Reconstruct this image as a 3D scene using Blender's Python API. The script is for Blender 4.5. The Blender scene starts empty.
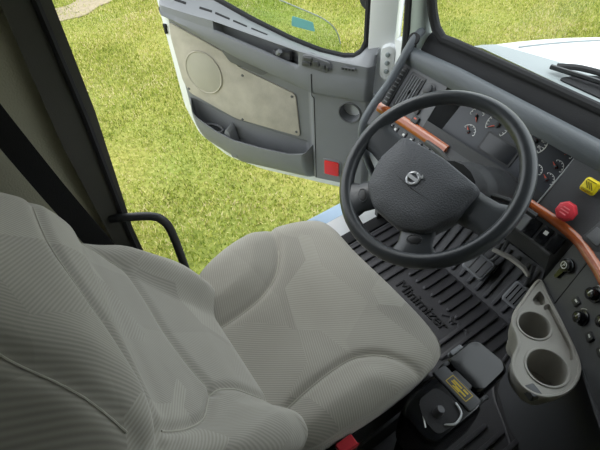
import bpy, bmesh, math, random
import numpy as np
from mathutils import Matrix, Vector
random.seed(7); np.random.seed(7)
S = bpy.context.scene
COL = S.collection

# ------------------------------------------------------------------ camera, sky, sun, exposure
FPX = 464.0
cam = bpy.data.cameras.new('camera'); co = bpy.data.objects.new('camera', cam); COL.objects.link(co)
cam.sensor_fit = 'HORIZONTAL'; cam.sensor_width = 36.0; cam.lens = FPX * 36.0 / 600.0
cam.clip_start = .02; cam.clip_end = 300
def cam_basis(yaw, pitch, roll):
    f = Vector((math.cos(pitch)*math.cos(yaw), math.cos(pitch)*math.sin(yaw), -math.sin(pitch)))
    r = Vector((math.sin(yaw), -math.cos(yaw), 0)); u = r.cross(f)
    c, s = math.cos(roll), math.sin(roll)
    return c*r + s*u, -s*r + c*u, f
R_, U_, F_ = cam_basis(math.radians(59.1), math.radians(47.0), math.radians(-4.1))
co.matrix_world = Matrix(((R_.x, U_.x, -F_.x, -.246), (R_.y, U_.y, -F_.y, -.531), (R_.z, U_.z, -F_.z, 1.50), (0, 0, 0, 1)))
S.camera = co
W = bpy.data.worlds.new('sky'); S.world = W; W.use_nodes = True
bg = W.node_tree.nodes['Background']; bg.inputs[0].default_value = (.90, .96, 1.0, 1); bg.inputs[1].default_value = 2.7
sun = bpy.data.lights.new('sun', 'SUN'); so = bpy.data.objects.new('sun', sun); COL.objects.link(so)
sun.energy = 1.2; sun.angle = math.radians(35); sun.color = (1, .97, .9)
so.rotation_euler = Vector((.05, -.55, -.85)).to_track_quat('-Z', 'Y').to_euler(); so.location = (0, 5, 8)
S.view_settings.view_transform = 'Standard'; S.view_settings.look = 'None'
S.view_settings.gamma = 1; S.view_settings.use_curve_mapping = False
S.view_settings.exposure = 0.0

# ------------------------------------------------------------------ materials
def lin(c):
    return tuple((v/255/12.92 if v/255 <= .04045 else ((v/255+.055)/1.055)**2.4) for v in c)
def nodes(name):
    m = bpy.data.materials.new(name); m.use_nodes = True
    nt = m.node_tree; return m, nt, nt.nodes['Principled BSDF']
def N(nt, t, **k):
    n = nt.nodes.new(t)
    for a, v in k.items(): setattr(n, a, v)
    return n
def mixrgb(nt, fac, a, b, mode='MIX'):
    n = N(nt, 'ShaderNodeMix', data_type='RGBA', blend_type=mode)
    for s, v in ((n.inputs[0], fac), (n.inputs[6], a), (n.inputs[7], b)):
        if hasattr(v, 'is_linked'): nt.links.new(v, s)
        elif isinstance(v, (int, float)): s.default_value = v
        else: s.default_value = (*v, 1)
    return n.outputs[2]
def plastic(name, rgb, rough=.5, var=.08, bump=.15, scale=350, metal=0, spec=.5):
    m, nt, b = nodes(name); c = lin(rgb)
    tc = N(nt, 'ShaderNodeTexCoord')
    n1 = N(nt, 'ShaderNodeTexNoise'); n1.inputs['Scale'].default_value = 14; n1.inputs['Detail'].default_value = 5
    nt.links.new(tc.outputs['Object'], n1.inputs['Vector'])
    lo = tuple(v*(1-var) for v in c); hi = tuple(min(1, v*(1+var)) for v in c)
    nt.links.new(mixrgb(nt, n1.outputs['Fac'], lo, hi), b.inputs['Base Color'])
    b.inputs['Roughness'].default_value = rough; b.inputs['Metallic'].default_value = metal
    b.inputs['Specular IOR Level'].default_value = spec
    if bump:
        n2 = N(nt, 'ShaderNodeTexNoise'); n2.inputs['Scale'].default_value = scale; n2.inputs['Detail'].default_value = 2
        nt.links.new(tc.outputs['Object'], n2.inputs['Vector'])
        bp = N(nt, 'ShaderNodeBump'); bp.inputs['Strength'].default_value = bump; bp.inputs['Distance'].default_value = .002
        nt.links.new(n2.outputs['Fac'], bp.inputs['Height']); nt.links.new(bp.outputs['Normal'], b.inputs['Normal'])
    return m
def fabric(name, rgb):
    m, nt, b = nodes(name); c = lin(rgb)
    uv = N(nt, 'ShaderNodeUVMap'); uv.uv_map = 'UVMap'
    vo = N(nt, 'ShaderNodeTexVoronoi', voronoi_dimensions='2D', distance='MANHATTAN'); vo.inputs['Scale'].default_value = 7
    mp = N(nt, 'ShaderNodeMapping'); mp.inputs['Rotation'].default_value = (0, 0, .5); mp.inputs['Scale'].default_value = (1, .6, 1)
    nt.links.new(uv.outputs[0], mp.inputs[0]); nt.links.new(mp.outputs[0], vo.inputs['Vector'])
    sep = N(nt, 'ShaderNodeSeparateColor'); nt.links.new(vo.outputs['Color'], sep.inputs[0])
    def wave(rot):
        q = N(nt, 'ShaderNodeMapping'); q.inputs['Rotation'].default_value = (0, 0, rot); nt.links.new(uv.outputs[0], q.inputs[0])
        w = N(nt, 'ShaderNodeTexWave', wave_type='BANDS'); w.inputs['Scale'].default_value = 58; w.inputs['Distortion'].default_value = .3
        nt.links.new(q.outputs[0], w.inputs['Vector']); return w.outputs['Fac']
    gt = N(nt, 'ShaderNodeMath', operation='GREATER_THAN'); nt.links.new(sep.outputs[1], gt.inputs[0]); gt.inputs[1].default_value = .5
    wm = N(nt, 'ShaderNodeMix'); nt.links.new(gt.outputs[0], wm.inputs[0]); nt.links.new(wave(.35), wm.inputs[2]); nt.links.new(wave(-.9), wm.inputs[3])
    big = N(nt, 'ShaderNodeTexNoise'); big.inputs['Scale'].default_value = 5; big.inputs['Detail'].default_value = 6
    nt.links.new(uv.outputs[0], big.inputs['Vector'])
    a = mixrgb(nt, sep.outputs[0], tuple(v*.87 for v in c), tuple(v*1.08 for v in c))
    d = mixrgb(nt, wm.outputs[0], (.84, .84, .84), (1.05, 1.05, 1.04))
    e = mixrgb(nt, 1.0, a, d, 'MULTIPLY')
    st = mixrgb(nt, big.outputs['Fac'], (.86, .85, .83), (1.1, 1.1, 1.1))
    nt.links.new(mixrgb(nt, 1.0, e, st, 'MULTIPLY'), b.inputs['Base Color'])
    b.inputs['Roughness'].default_value = .92; b.inputs['Specular IOR Level'].default_value = .15
    b.inputs['Sheen Weight'].default_value = .25
    bp = N(nt, 'ShaderNodeBump'); bp.inputs['Strength'].default_value = .15; bp.inputs['Distance'].default_value = .0015
    nt.links.new(wm.outputs[0], bp.inputs['Height'])
    b2 = N(nt, 'ShaderNodeBump'); b2.inputs['Strength'].default_value = .5; b2.inputs['Distance'].default_value = .006
    nt.links.new(big.outputs['Fac'], b2.inputs['Height']); nt.links.new(bp.outputs[0], b2.inputs['Normal'])
    nt.links.new(b2.outputs[0], b.inputs['Normal'])
    return m
def grassmat(name, cols, scale):
    m, nt, b = nodes(name); g = N(nt, 'ShaderNodeNewGeometry')
    n1 = N(nt, 'ShaderNodeTexNoise'); n1.inputs['Scale'].default_value = scale; n1.inputs['Detail'].default_value = 8; n1.inputs['Roughness'].default_value = .7
    n2 = N(nt, 'ShaderNodeTexNoise'); n2.inputs['Scale'].default_value = 1.1; n2.inputs['Detail'].default_value = 6
    for n in (n1, n2): nt.links.new(g.outputs['Position'], n.inputs['Vector'])
    def ramp(src, stops):
        r = N(nt, 'ShaderNodeValToRGB'); nt.links.new(src, r.inputs[0])
        el = r.color_ramp.elements
        while len(el) < len(stops): el.new(.5)
        for x, (p, c) in zip(el, stops): x.position = p; x.color = (*lin(c), 1)
        return r.outputs[0]
    a = ramp(n1.outputs['Fac'], [(.30, cols[0]), (.47, cols[1]), (.60, cols[2]), (.74, cols[3])])
    t = ramp(n2.outputs['Fac'], [(.35, (225, 240, 205)), (.65, (255, 250, 225))])
    nt.links.new(mixrgb(nt, 1.0, a, t, 'MULTIPLY'), b.inputs['Base Color'])
    b.inputs['Roughness'].default_value = .8; b.inputs['Specular IOR Level'].default_value = .15
    return m
def blademat(name):
    m, nt, b = nodes(name); g = N(nt, 'ShaderNodeNewGeometry')
    n2 = N(nt, 'ShaderNodeTexNoise'); n2.inputs['Scale'].default_value = 1.3; n2.inputs['Detail'].default_value = 7; n2.inputs['Roughness'].default_value = .65
    nt.links.new(g.outputs['Position'], n2.inputs['Vector'])
    ad = N(nt, 'ShaderNodeMath', operation='MULTIPLY_ADD'); nt.links.new(n2.outputs['Fac'], ad.inputs[0]); ad.inputs[1].default_value = 1.5; ad.inputs[2].default_value = -.75
    a2 = N(nt, 'ShaderNodeMath', operation='ADD'); nt.links.new(ad.outputs[0], a2.inputs[0]); nt.links.new(g.outputs['Random Per Island'], a2.inputs[1])
    r = N(nt, 'ShaderNodeValToRGB'); nt.links.new(a2.outputs[0], r.inputs[0]); el = r.color_ramp.elements
    st = [(.0, (104, 122, 44)), (.25, (142, 154, 60)), (.5, (170, 176, 80)), (.75, (192, 188, 112)), (1.0, (212, 196, 154))]
    while len(el) < len(st): el.new(.5)
    for x, (p, c) in zip(el, st): x.position = p; x.color = (*lin(c), 1)
    nt.links.new(r.outputs[0], b.inputs['Base Color']); b.inputs['Roughness'].default_value = .8; b.inputs['Specular IOR Level'].default_value = .15
    return m
def glassmat(name, tint, refl=.03):
    m = bpy.data.materials.new(name); m.use_nodes = True; nt = m.node_tree
    nt.nodes.remove(nt.nodes['Principled BSDF']); out = nt.nodes['Material Output']
    t = N(nt, 'ShaderNodeBsdfTransparent'); t.inputs[0].default_value = (*tint, 1)
    g = N(nt, 'ShaderNodeBsdfGlossy'); g.inputs['Roughness'].default_value = .03
    mx = N(nt, 'ShaderNodeMixShader'); mx.inputs[0].default_value = refl
    nt.links.new(t.outputs[0], mx.inputs[1]); nt.links.new(g.outputs[0], mx.inputs[2]); nt.links.new(mx.outputs[0], out.inputs[0])
    return m
def wood(name):
    m, nt, b = nodes(name); tc = N(nt, 'ShaderNodeTexCoord')
    mp = N(nt, 'ShaderNodeMapping'); mp.inputs['Scale'].default_value = (60, 5, 60)
    n = N(nt, 'ShaderNodeTexNoise'); n.inputs['Scale'].default_value = 3; n.inputs['Detail'].default_value = 6
    nt.links.new(tc.outputs['Object'], mp.inputs[0]); nt.links.new(mp.outputs[0], n.inputs['Vector'])
    nt.links.new(mixrgb(nt, n.outputs['Fac'], lin((118, 52, 20)), lin((190, 100, 52))), b.inputs['Base Color'])
    b.inputs['Roughness'].default_value = .22; b.inputs['Coat Weight'].default_value = .5
    return m
MT = dict(
    fab=fabric('seat_fabric', (164, 161, 153)),
    insert=plastic('door_cloth', (186, 180, 169), .95, .30, .5, 120, spec=.1),
    grille=plastic('speaker_cloth', (182, 178, 166), .9, .08, .6, 500, spec=.1),
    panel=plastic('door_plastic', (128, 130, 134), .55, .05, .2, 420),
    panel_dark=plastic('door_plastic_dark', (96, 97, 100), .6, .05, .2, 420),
    white=plastic('white_paint', (236, 238, 240), .25, .02, 0),
    black=plastic('black_plastic', (42, 43, 45), .45, .12, .25, 420),
    gloss=plastic('gloss_black_plastic', (20, 21, 24), .18, .1, .05, 300),
    rubber=plastic('black_rubber', (46, 46, 48), .8, .12, .3, 300, spec=.3),
    matrub=plastic('mat_rubber', (74, 74, 78), .45, .2, .5, 260, spec=.4),
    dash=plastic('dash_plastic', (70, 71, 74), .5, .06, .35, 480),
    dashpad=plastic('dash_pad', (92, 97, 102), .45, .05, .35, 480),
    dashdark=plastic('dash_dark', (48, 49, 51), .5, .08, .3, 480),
    wheel=plastic('wheel_rubber', (62, 65, 69), .30, .06, .12, 500),
    airbag=plastic('airbag_cover', (80, 82, 87), .5, .06, .9, 300),
    trim=plastic('pillar_trim', (176, 186, 182), .6, .04, .15, 420),
    cup=plastic('beige_plastic', (166, 163, 156), .55, .05, .2, 420),
    silver=plastic('silver', (196, 198, 201), .32, .02, 0, metal=.6),
    lightmark=plastic('white_print', (215, 216, 214), .6, .02, 0),
    needle=plastic('needle_red', (200, 84, 62), .5, .03, 0),
    red=plastic('red_plastic', (214, 60, 72), .4, .05, 0),
    reflector=plastic('red_reflector', (226, 48, 50), .15, .15, .8, 160),
    pink=plastic('pink_print', (240, 130, 135), .5, .03, 0),
    yellow=plastic('yellow_plastic', (226, 205, 30), .45, .05, 0),
    yprint=plastic('yellow_print', (190, 165, 40), .5, .1, 0),
    brownline=plastic('olive_print', (120, 108, 20), .6, .05, 0),
    screen=plastic('screen', (30, 32, 36), .12, .05, 0),
    dial=plastic('dial_face', (52, 55, 61), .35, .05, 0),
    wood=wood('wood_trim'),
    belt=plastic('seat_belt_webbing', (36, 36, 36), .85, .1, .6, 600, spec=.2),
    pillar=plastic('pillar_dark', (74, 73, 67), .6, .06, .2, 400),
    wallfab=plastic('sleeper_wall', (190, 187, 165), .95, .06, .7, 260, spec=.1),
    roof=plastic('headliner', (96, 95, 90), .95, .04, .4, 200, spec=.1),
    carpet=plastic('carpet', (40, 40, 42), .95, .15, .8, 200, spec=.1),
    cowl=plastic('cowl_plastic', (150, 158, 160), .5, .04, .1, 200),
    step=plastic('shaded_step_fairing', (118, 138, 158), .4, .04, 0),  # white fairing; bluish shade under the open sky is put into its colour
    sticker=plastic('teal_sticker', (120, 190, 186), .5, .05, 0),
    glass=glassmat('clear_glass', (.95, .97, .96)),
    doorglass=glassmat('door_glass', (.82, .90, .84)),
    dirt=plastic('dirt', (150, 138, 116), .95, .35, .6, 60, spec=.1),
    ground=grassmat('lawn_soil', [(104, 108, 52), (136, 138, 74), (158, 154, 96), (178, 168, 124)], 26),
    blade=blademat('grass_blade'),
)

# ------------------------------------------------------------------ helpers
def link(o, parent=None):
    COL.objects.link(o)
    if parent is not None: o.parent = parent
    return o
def empty(name, label, cat, M=None, group=None, kind=None):
    o = bpy.data.objects.new(name, None); COL.objects.link(o); o.empty_display_size = .05
    if M is not None: o.matrix_world = M
    if label: o['label'] = label
    if cat: o['category'] = cat
    if group: o['group'] = group
    if kind: o['kind'] = kind
    return o
def tag(o, label, cat=None, group=None, kind=None):
    o['label'] = label
    if cat: o['category'] = cat
    if group: o['group'] = group
    if kind: o['kind'] = kind
    return o
def obj(name, V, F, mat, parent=None, M=None, smooth=True, uv=None, bevel=0, seg=2, angle=35):
    """one mesh object; V local verts (thing frame), optional extra frame M; origin at the bounding-box centre"""
    V = np.asarray(V, float); c = (V.min(0) + V.max(0)) / 2
    me = bpy.data.meshes.new(name); me.from_pydata((V - c).tolist(), [], [list(map(int, f)) for f in F]); me.update()
    bm = bmesh.new(); bm.from_mesh(me)
    if bevel:
        ed = [e for e in bm.edges if e.is_manifold and e.calc_face_angle(0) > math.radians(25)]
        bmesh.ops.bevel(bm, geom=ed, offset=bevel, segments=seg, affect='EDGES', profile=.5, clamp_overlap=True)
    if uv is None: bmesh.ops.recalc_face_normals(bm, faces=bm.faces)
    bm.to_mesh(me); bm.free()
    if smooth:
        me.polygons.foreach_set('use_smooth', [True]*len(me.polygons))
        try: me.set_sharp_from_angle(angle=math.radians(angle))
        except Exception: pass
    if uv is not None:
        l = me.uv_layers.new(name='UVMap'); vi = np.empty(len(me.loops), int); me.loops.foreach_get('vertex_index', vi)
        l.data.foreach_set('uv', np.asarray(uv, float)[vi].ravel())
    me.materials.append(MT[mat])
    o = bpy.data.objects.new(name, me); link(o, parent)
    T = Matrix.Translation(Vector(c))
    o.matrix_basis = (M @ T) if M is not None else T
    return o
def twin(o, M, parent=None):
    """copy of o sharing its mesh, placed by matrix M in the parent's frame"""
    c = o.copy(); link(c, parent if parent is not None else o.parent); c.matrix_basis = M; return c
def join(*parts):
    V = []; F = []
    for v, f in parts:
        k = len(V); V += [tuple(p) for p in v]; F += [[i + k for i in q] for q in f]
    return V, F
def box(x0, x1, y0, y1, z0, z1):
    V = [(x, y, z) for x in (x0, x1) for y in (y0, y1) for z in (z0, z1)]
    return V, [(0, 1, 3, 2), (4, 6, 7, 5), (0, 4, 5, 1), (2, 3, 7, 6), (0, 2, 6, 4), (1, 5, 7, 3)]
def prism(poly, h0, h1, axes='xyz'):
    """2D polygon extruded along the third axis; axes gives where a,b,h go"""
    n = len(poly); V = []
    for h in (h0, h1):
        for a, b in poly:
            d = dict(zip(axes, (a, b, h))); V.append((d['x'], d['y'], d['z']))
    F = [list(range(n)), list(range(n, 2*n))] + [(i, (i+1) % n, n + (i+1) % n, n + i) for i in range(n)]
    return V, F
def rrect(cx, cy, w, h, r, k=5):
    P = []
    for sx, sy, a0 in ((1, 1, 0), (-1, 1, 90), (-1, -1, 180), (1, -1, 270)):
        for i in range(k+1):
            a = math.radians(a0 + 90*i/k); P.append((cx + sx*(w/2-r) + r*math.cos(a), cy + sy*(h/2-r) + r*math.sin(a)))
    return P
def roundpoly(P, r, k=4):
    out = []; n = len(P)
    for i in range(n):
        a, b, c = (np.array(P[j % n], float) for j in (i-1, i, i+1))
        d1 = a-b; d2 = c-b; l1 = np.linalg.norm(d1); l2 = np.linalg.norm(d2); q = min(r, l1*.45, l2*.45)
        p0 = b + d1/l1*q; p2 = b + d2/l2*q
        for t in np.linspace(0, 1, k+1): out.append(tuple((1-t)**2*p0 + 2*t*(1-t)*b + t*t*p2))
    return out
def spline(P, n=10):
    P = [np.array(p, float) for p in P]; P = [2*P[0]-P[1]] + P + [2*P[-1]-P[-2]]; out = []
    for i in range(1, len(P)-2):
        for t in np.arange(n)/n:
            a, b, c, d = P[i-1:i+3]
            out.append(.5*((2*b) + (c-a)*t + (2*a-5*b+4*c-d)*t*t + (-a+3*b-3*c+d)*t**3))
    out.append(P[-2]); return out
def tube(P, r, k=8, closed=False, flat=1.0):
    P = [np.array(p, float) for p in P]; n = len(P); V = []; F = []
    rr = r if hasattr(r, '__len__') else [r]*n
    up = np.array([0, 0, 1.0]); prev = None
    for i in range(n):
        a = P[(i-1) % n] if (closed or i) else P[0]; b = P[(i+1) % n] if (closed or i < n-1) else P[-1]
        t = b - a; t /= max(np.linalg.norm(t), 1e-9)
        if prev is None:
            s = np.cross(t, up)
            if np.linalg.norm(s) < 1e-3: s = np.cross(t, [1, 0, 0])
        else: s = prev - t*(prev @ t)
        s /= np.linalg.norm(s); prev = s; u = np.cross(s, t)
        for j in range(k):
            an = 2*math.pi*j/k; V.append(P[i] + rr[i]*(math.cos(an)*s + flat*math.sin(an)*u))
    m = n if closed else n-1
    for i in range(m):
        for j in range(k):
            F.append((i*k+j, i*k+(j+1) % k, ((i+1) % n)*k+(j+1) % k, ((i+1) % n)*k+j))
    if not closed: F += [list(range(k))[::-1], list(range((n-1)*k, n*k))]
    return V, F
def lathe(prof, k=24, c=(0, 0, 0)):
    """profile (r,z) revolved about local z"""
    V = []; F = []
    for r, z in prof:
        for j in range(k):
            a = 2*math.pi*j/k; V.append((c[0]+r*math.cos(a), c[1]+r*math.sin(a), c[2]+z))
    for i in range(len(prof)-1):
        for j in range(k): F.append((i*k+j, i*k+(j+1) % k, (i+1)*k+(j+1) % k, (i+1)*k+j))
    if prof[0][0] > 1e-6: F.append(list(range(k))[::-1])
    if prof[-1][0] > 1e-6: F.append(list(range((len(prof)-1)*k, len(prof)*k)))
    return V, F
def grid(fn, us, vs):
    V = [fn(u, v) for u in us for v in vs]; m = len(vs)
    F = [(i*m+j, i*m+j+1, (i+1)*m+j+1, (i+1)*m+j) for i in range(len(us)-1) for j in range(m-1)]
    return V, F
def arc(cx, cy, r, a0, a1, k):
    return [(cx + r*math.cos(math.radians(a0 + (a1-a0)*i/k)), cy + r*math.sin(math.radians(a0 + (a1-a0)*i/k))) for i in range(k+1)]
def ringband(cx, cy, r0, r1, a0, a1, k, h0, h1):
    return prism(arc(cx, cy, r1, a0, a1, k) + arc(cx, cy, r0, a1, a0, k), h0, h1)
def text_mesh(name, s, size, depth, mat, parent, M, align='CENTER'):
    cu = bpy.data.curves.new(name, 'FONT'); cu.body = s; cu.size = size; cu.extrude = depth/2; cu.align_x = align; cu.align_y = 'CENTER'
    cu.resolution_u = 3
    t = bpy.data.objects.new(name, cu); COL.objects.link(t)
    me = bpy.data.meshes.new_from_object(t.evaluated_get(bpy.context.evaluated_depsgraph_get()))
    bpy.data.objects.remove(t); me.name = name; me.materials.clear(); me.materials.append(MT[mat])
    o = bpy.data.objects.new(name, me); link(o, parent); o.matrix_basis = M; return o
def frame(o, x, y, z):
    return Matrix(((x[0], y[0], z[0], o[0]), (x[1], y[1], z[1], o[1]), (x[2], y[2], z[2], o[2]), (0, 0, 0, 1)))
def Tr(x, y, z): return Matrix.Translation((x, y, z))
def Rz(a): return Matrix.Rotation(a, 4, 'Z')
def sm(a, b, x):
    t = np.clip((np.asarray(x, float)-a)/(b-a), 0, 1); return t*t*(3-2*t)

# ================================================================== OUTSIDE: lawn, path, hood
GZ = -1.2
V, F = grid(lambda a, b: (a, b, GZ + .02*math.sin(a*1.3+b)*math.sin(b*.9)), np.linspace(-40, 60, 60), np.linspace(-40, 60, 60))
tag(obj('ground', V, F, 'ground'), 'sunlit yellow green lawn ground beyond the open cab door', kind='structure')
path = roundpoly([(-.6, 6.9), (-.1, 7.02), (.25, 6.86), (.55, 6.95), (.85, 6.88), (1.1, 7.1), (1.35, 7.15), (1.6, 7.5), (2.0, 7.75), (1.5, 8.0), (1.3, 7.7), (1.0, 7.62), (.75, 7.42), (.3, 7.5), (.0, 7.38), (-.7, 7.5)], .15)
V, F = prism(path, GZ-.02, GZ+.016)
tag(obj('dirt_path', V, F, 'dirt'), 'bare pale dirt strip worn into the lawn at top left', kind='structure')
def inpoly(x, y, P):
    P = np.array(P); r = np.zeros(len(x), bool); j = len(P)-1
    for i in range(len(P)):
        c = ((P[i, 1] > y) != (P[j, 1] > y)) & (x < (P[j, 0]-P[i, 0])*(y-P[i, 1])/(P[j, 1]-P[i, 1]+1e-12)+P[i, 0]); r ^= c; j = i
    return r
nb = 520000
gx = np.random.uniform(-2.2, 8.5, nb); gy = np.random.uniform(.9, 10.0, nb)
keep = ~inpoly(gx, gy, path) | (np.random.rand(nb) < .30 + .45*np.sin(gx*9+2*np.sin(gy*7))*np.sin(gy*11+gx*3))
dens = .5 + .5*np.sin(gx*2.1+1.3*np.sin(gy*1.7))*np.sin(gy*2.3+1.1*np.sin(gx*1.9))
keep &= np.random.rand(nb) < .55 + .45*dens
keep &= ((gx+.25)**2 + (gy+.53)**2) < 9.6**2
gx, gy = gx[keep], gy[keep]; nb = len(gx)
an = np.random.uniform(0, 2*math.pi, nb); hh = np.random.uniform(.015, .045, nb); wd = np.random.uniform(.004, .0075, nb)
ln = np.random.uniform(.0, .03, nb); la = np.random.uniform(0, 2*math.pi, nb)
gz = GZ + .02*np.sin(gx*1.3+gy)*np.sin(gy*.9)
bv = np.empty((nb, 3, 3))
bv[:, 0] = np.stack([gx-np.cos(an)*wd, gy-np.sin(an)*wd, gz], 1); bv[:, 1] = np.stack([gx+np.cos(an)*wd, gy+np.sin(an)*wd, gz], 1)
bv[:, 2] = np.stack([gx+np.cos(la)*ln, gy+np.sin(la)*ln, gz+hh], 1)
me = bpy.data.meshes.new('grass'); me.vertices.add(nb*3); me.vertices.foreach_set('co', bv.ravel())
me.loops.add(nb*3); me.loops.foreach_set('vertex_index', np.arange(nb*3)); me.polygons.add(nb)
me.polygons.foreach_set('loop_start', np.arange(nb)*3); me.update(); me.materials.append(MT['blade'])
tag(link(bpy.data.objects.new('grass', me)), 'short yellow green lawn grass outside the truck', 'grass', kind='stuff')

hood = empty('truck_hood', 'glossy white truck hood seen through the windshield', 'hood', Tr(1.3, -.5, .3))
HB = Tr(-1.3, .5, -.3)
def hoodz(x, t):       # t -1..1 across the hood
    yc = -.55; hw = 1.015 - .27*(x-1.0) - .10*(x-1.0)**2
    y = yc + hw*math.sin(t*math.pi/2)*1.0
    e = abs(t); z = .795 - .10*(x-1.0) - .10*(x-1.0)**2 - .55*max(0, e-.62)**2/.38**2*.9
    return (x, y, z)
V, F = grid(hoodz, np.linspace(.965, 2.3, 28), np.linspace(-1, 1, 60))
obj('hood_shell', V, F, 'white', hood, HB)
def crease(x): 
    p = hoodz(x, .60); return (p[0], p[1], p[2]+.001)
V, F = tube([crease(x) for x in np.linspace(1.06, 2.2, 24)], .0035, 6)
obj('hood_crease', V, F, 'cowl', hood, HB)
def cowlp(a, b):
    y = -1.42 + 1.80*b; xb = .985 + .12*min(1, (.38-y)/.34) + .03*sm(0, 1, (.04-y)); x = .947 + (float(xb)-.947)*a
    t = math.asin(max(-1, min(1, (y+.55)/(1.015-.27*(x-1.0)-.10*(x-1.0)**2))))*2/math.pi
    return (x, y, hoodz(x, t)[2] + .004)
V, F = grid(cowlp, np.linspace(0, 1, 6), np.linspace(0, 1, 50))
obj('cowl_panel', V, F, 'cowl', hood, HB)
# wiper arm and its dark well
V, F = prism(roundpoly([(.965, .06), (1.03, .03), (1.075, -.02), (1.075, -.40), (.965, -.40)], .02), .800, .8065); obj('cowl_vent', V, F, 'rubber', hood, HB)
wp = empty('windshield_wiper', 'dark wiper arm and linkage lying in the cowl below the windshield', 'wiper', Tr(1.06, 0, .79)); WB = Tr(-1.06, 0, -.79)
V, F = tube(spline([(1.05, -.25, .820), (1.055, -.05, .820), (1.035, .04, .820), (1.0, .09, .817)], 6), .012, 8, flat=.6); obj('wiper_arm', V, F, 'rubber', wp, WB)
V, F = tube(spline([(1.02, -.35, .826), (1.015, -.10, .822), (.985, .10, .817)], 6), .007, 6); obj('wiper_blade', V, F, 'black', wp, WB)
V, F = lathe([(.0, .02), (.018, .018), (.022, 0), (.022, -.006)], 16, (1.055, -.03, .816)); obj('wiper_pivot', V, F, 'black', wp, WB)

# ================================================================== CAB SHELL (setting)
def struct(name, VF, mat, label=None, M=None, bevel=0, parent=None, **k):
    o = obj(name, VF[0], VF[1], mat, parent, M, bevel=bevel, **k); o['kind'] = 'structure'
    if label: o['label'] = label
    return o
struct('floor', join(box(-.21, 1.05, -1.55, .50, -.06, 0), box(-1.9, -.21, -1.55, .485, -.06, 0)), 'carpet', 'dark carpeted cab floor under the rubber mat')
# firewall and toe board
V, F = prism([(.80, 0), (.97, .16), (1.03, .50), (1.06, .50), (1.06, -.06), (.80, -.06)], -1.5, .52, 'xzy')
struct('wall_front', (V, F), 'carpet', 'dark sloped toe board and firewall behind the pedals')
# sill
struct('trim_1', box(-.25, .90, .50, .625, -.10, -.015), 'white', 'white painted door sill along the cab floor edge', bevel=.012)
struct('trim_2', box(-.25, .93, .645, .93, -.42, -.30), 'step', 'white side step fairing below the door sill, bluish shade put into its colour', bevel=.03)
struct('trim_3', box(-.25, .90, .45, .505, -.02, .012), 'rubber', 'black rubber threshold strip inside the door sill', bevel=.006)
# hinge pillar / kick panel
struct('trim_4', box(.885, .97, .50, .625, -.10, .74), 'white', 'white painted hinge pillar beside the dashboard', bevel=.012)
struct('trim_5', prism([(.76, .02), (.90, .02), (.90, .72), (.80, .50), (.76, .20)], .485, .51, 'xzy'), 'dash', 'dark grey kick panel below the dashboard end', bevel=.006)
# A pillar: inner trim, black aperture seal, white outer jamb
def pillar(poly0, poly1, z0, z1):
    n = len(poly0); V = [(a, b, z0) for a, b in poly0] + [(a, b, z1) for a, b in poly1]
    return V, [list(range(n)), list(range(n, 2*n))] + [(i, (i+1) % n, n+(i+1) % n, n+i) for i in range(n)]
P0 = roundpoly([(.882, .545), (.895, .508), (.952, .496), (.975, .53), (.965, .60), (.888, .60)], .02)
P1 = [(x-.16, y-.01) for x, y in P0]
Pm = [(.93 + (x-.93)*.80 - .012, .55 + (y-.55)*.9) for x, y in P0]
n = len(P0); V = [(a, b, .66) for a, b in P0] + [(a, b, .80) for a, b in Pm] + [(a-.012, b, .95) for a, b in Pm] + [(a-.10, b-.01, 1.70) for a, b in Pm]
F = [list(range(n))] + [(k*n+i, k*n+(i+1) % n, (k+1)*n+(i+1) % n, (k+1)*n+i) for k in range(3) for i in range(n)]
struct('trim_6', (V, F), 'trim', 'pale grey green windshield pillar trim beside the dashboard')
V, F = tube([(.875, .565, -.02), (.885, .565, .55), (.888, .565, .75), (.875, .565, .95), (.78, .56, 1.70)], .016, 8)
struct('trim_7', (V, F), 'rubber', 'black rubber door opening seal along the windshield pillar')
# B pillar and sleeper side
V, F = prism([(-.232, -.06), (-.234, .90), (-.216, 1.20), (-.205, 1.72), (-.140, 1.72), (-.166, .95), (-.196, .60), (-.196, -.06)], .455, .62, 'xzy')
struct('trim_8', (V, F), 'pillar', 'dark rear door pillar trim behind the seat', bevel=.012)
V, F = tube([(-.196, .452, .0), (-.197, .452, .60), (-.178, .452, .95), (-.162, .452, 1.72)], .008, 6)
struct('trim_9', (V, F), 'rubber', 'black rubber seal on the rear door pillar edge')
struct('wall_left', prism([(-1.9, -.06), (-1.9, 1.75), (-.215, 1.75), (-.215, -.06)], .485, .63, 'xzy'), 'wallfab', 'grey woven sleeper side wall behind the driver seat')
struct('wall_back', box(-1.96, -1.9, -1.6, .62, -.06, 1.75), 'wallfab', 'sleeper rear wall')
struct('wall_right', join(prism([(-1.9, -.06), (-1.9, 1.75), (.62, 1.75), (.62, -.06)], -1.61, -1.55, 'xzy'), box(.62, 1.0, -1.61, -1.55, -.06, .85), box(.62, 1.0, -1.61, -1.55, 1.2, 1.75)), 'wallfab', 'unseen passenger side wall, closed up to darken the seat back')  # out of view; mostly solid with a small window so less light enters
struct('ceiling', box(-1.96, .70, -1.61, .63, 1.75, 1.80), 'roof', 'cab headliner')
struct('trim_12', box(-.20, .75, .50, .63, 1.46, 1.76), 'pillar', 'unseen dark roof rail over the driver door opening, added to cut light from above', bevel=.015)  # out of view; added to keep high left light off the seat back
struct('trim_10', prism([(.20, 1.75), (.20, 1.48), (.62, 1.36), (.755, 1.36), (.66, 1.75)], -1.55, .58, 'xzy'), 'pillar', 'unseen overhead cabinet above the windshield, added to block light to the seat back', bevel=.02)  # out of view; lowers the windshield opening to shade the upper seat back
struct('trim_11', box(-1.9, -.62, -1.55, .58, 1.28, 1.75), 'pillar', 'unseen overhead sleeper cabinet, added to darken the sleeper', bevel=.02)  # out of view; added as a light blocker behind the seat

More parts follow.
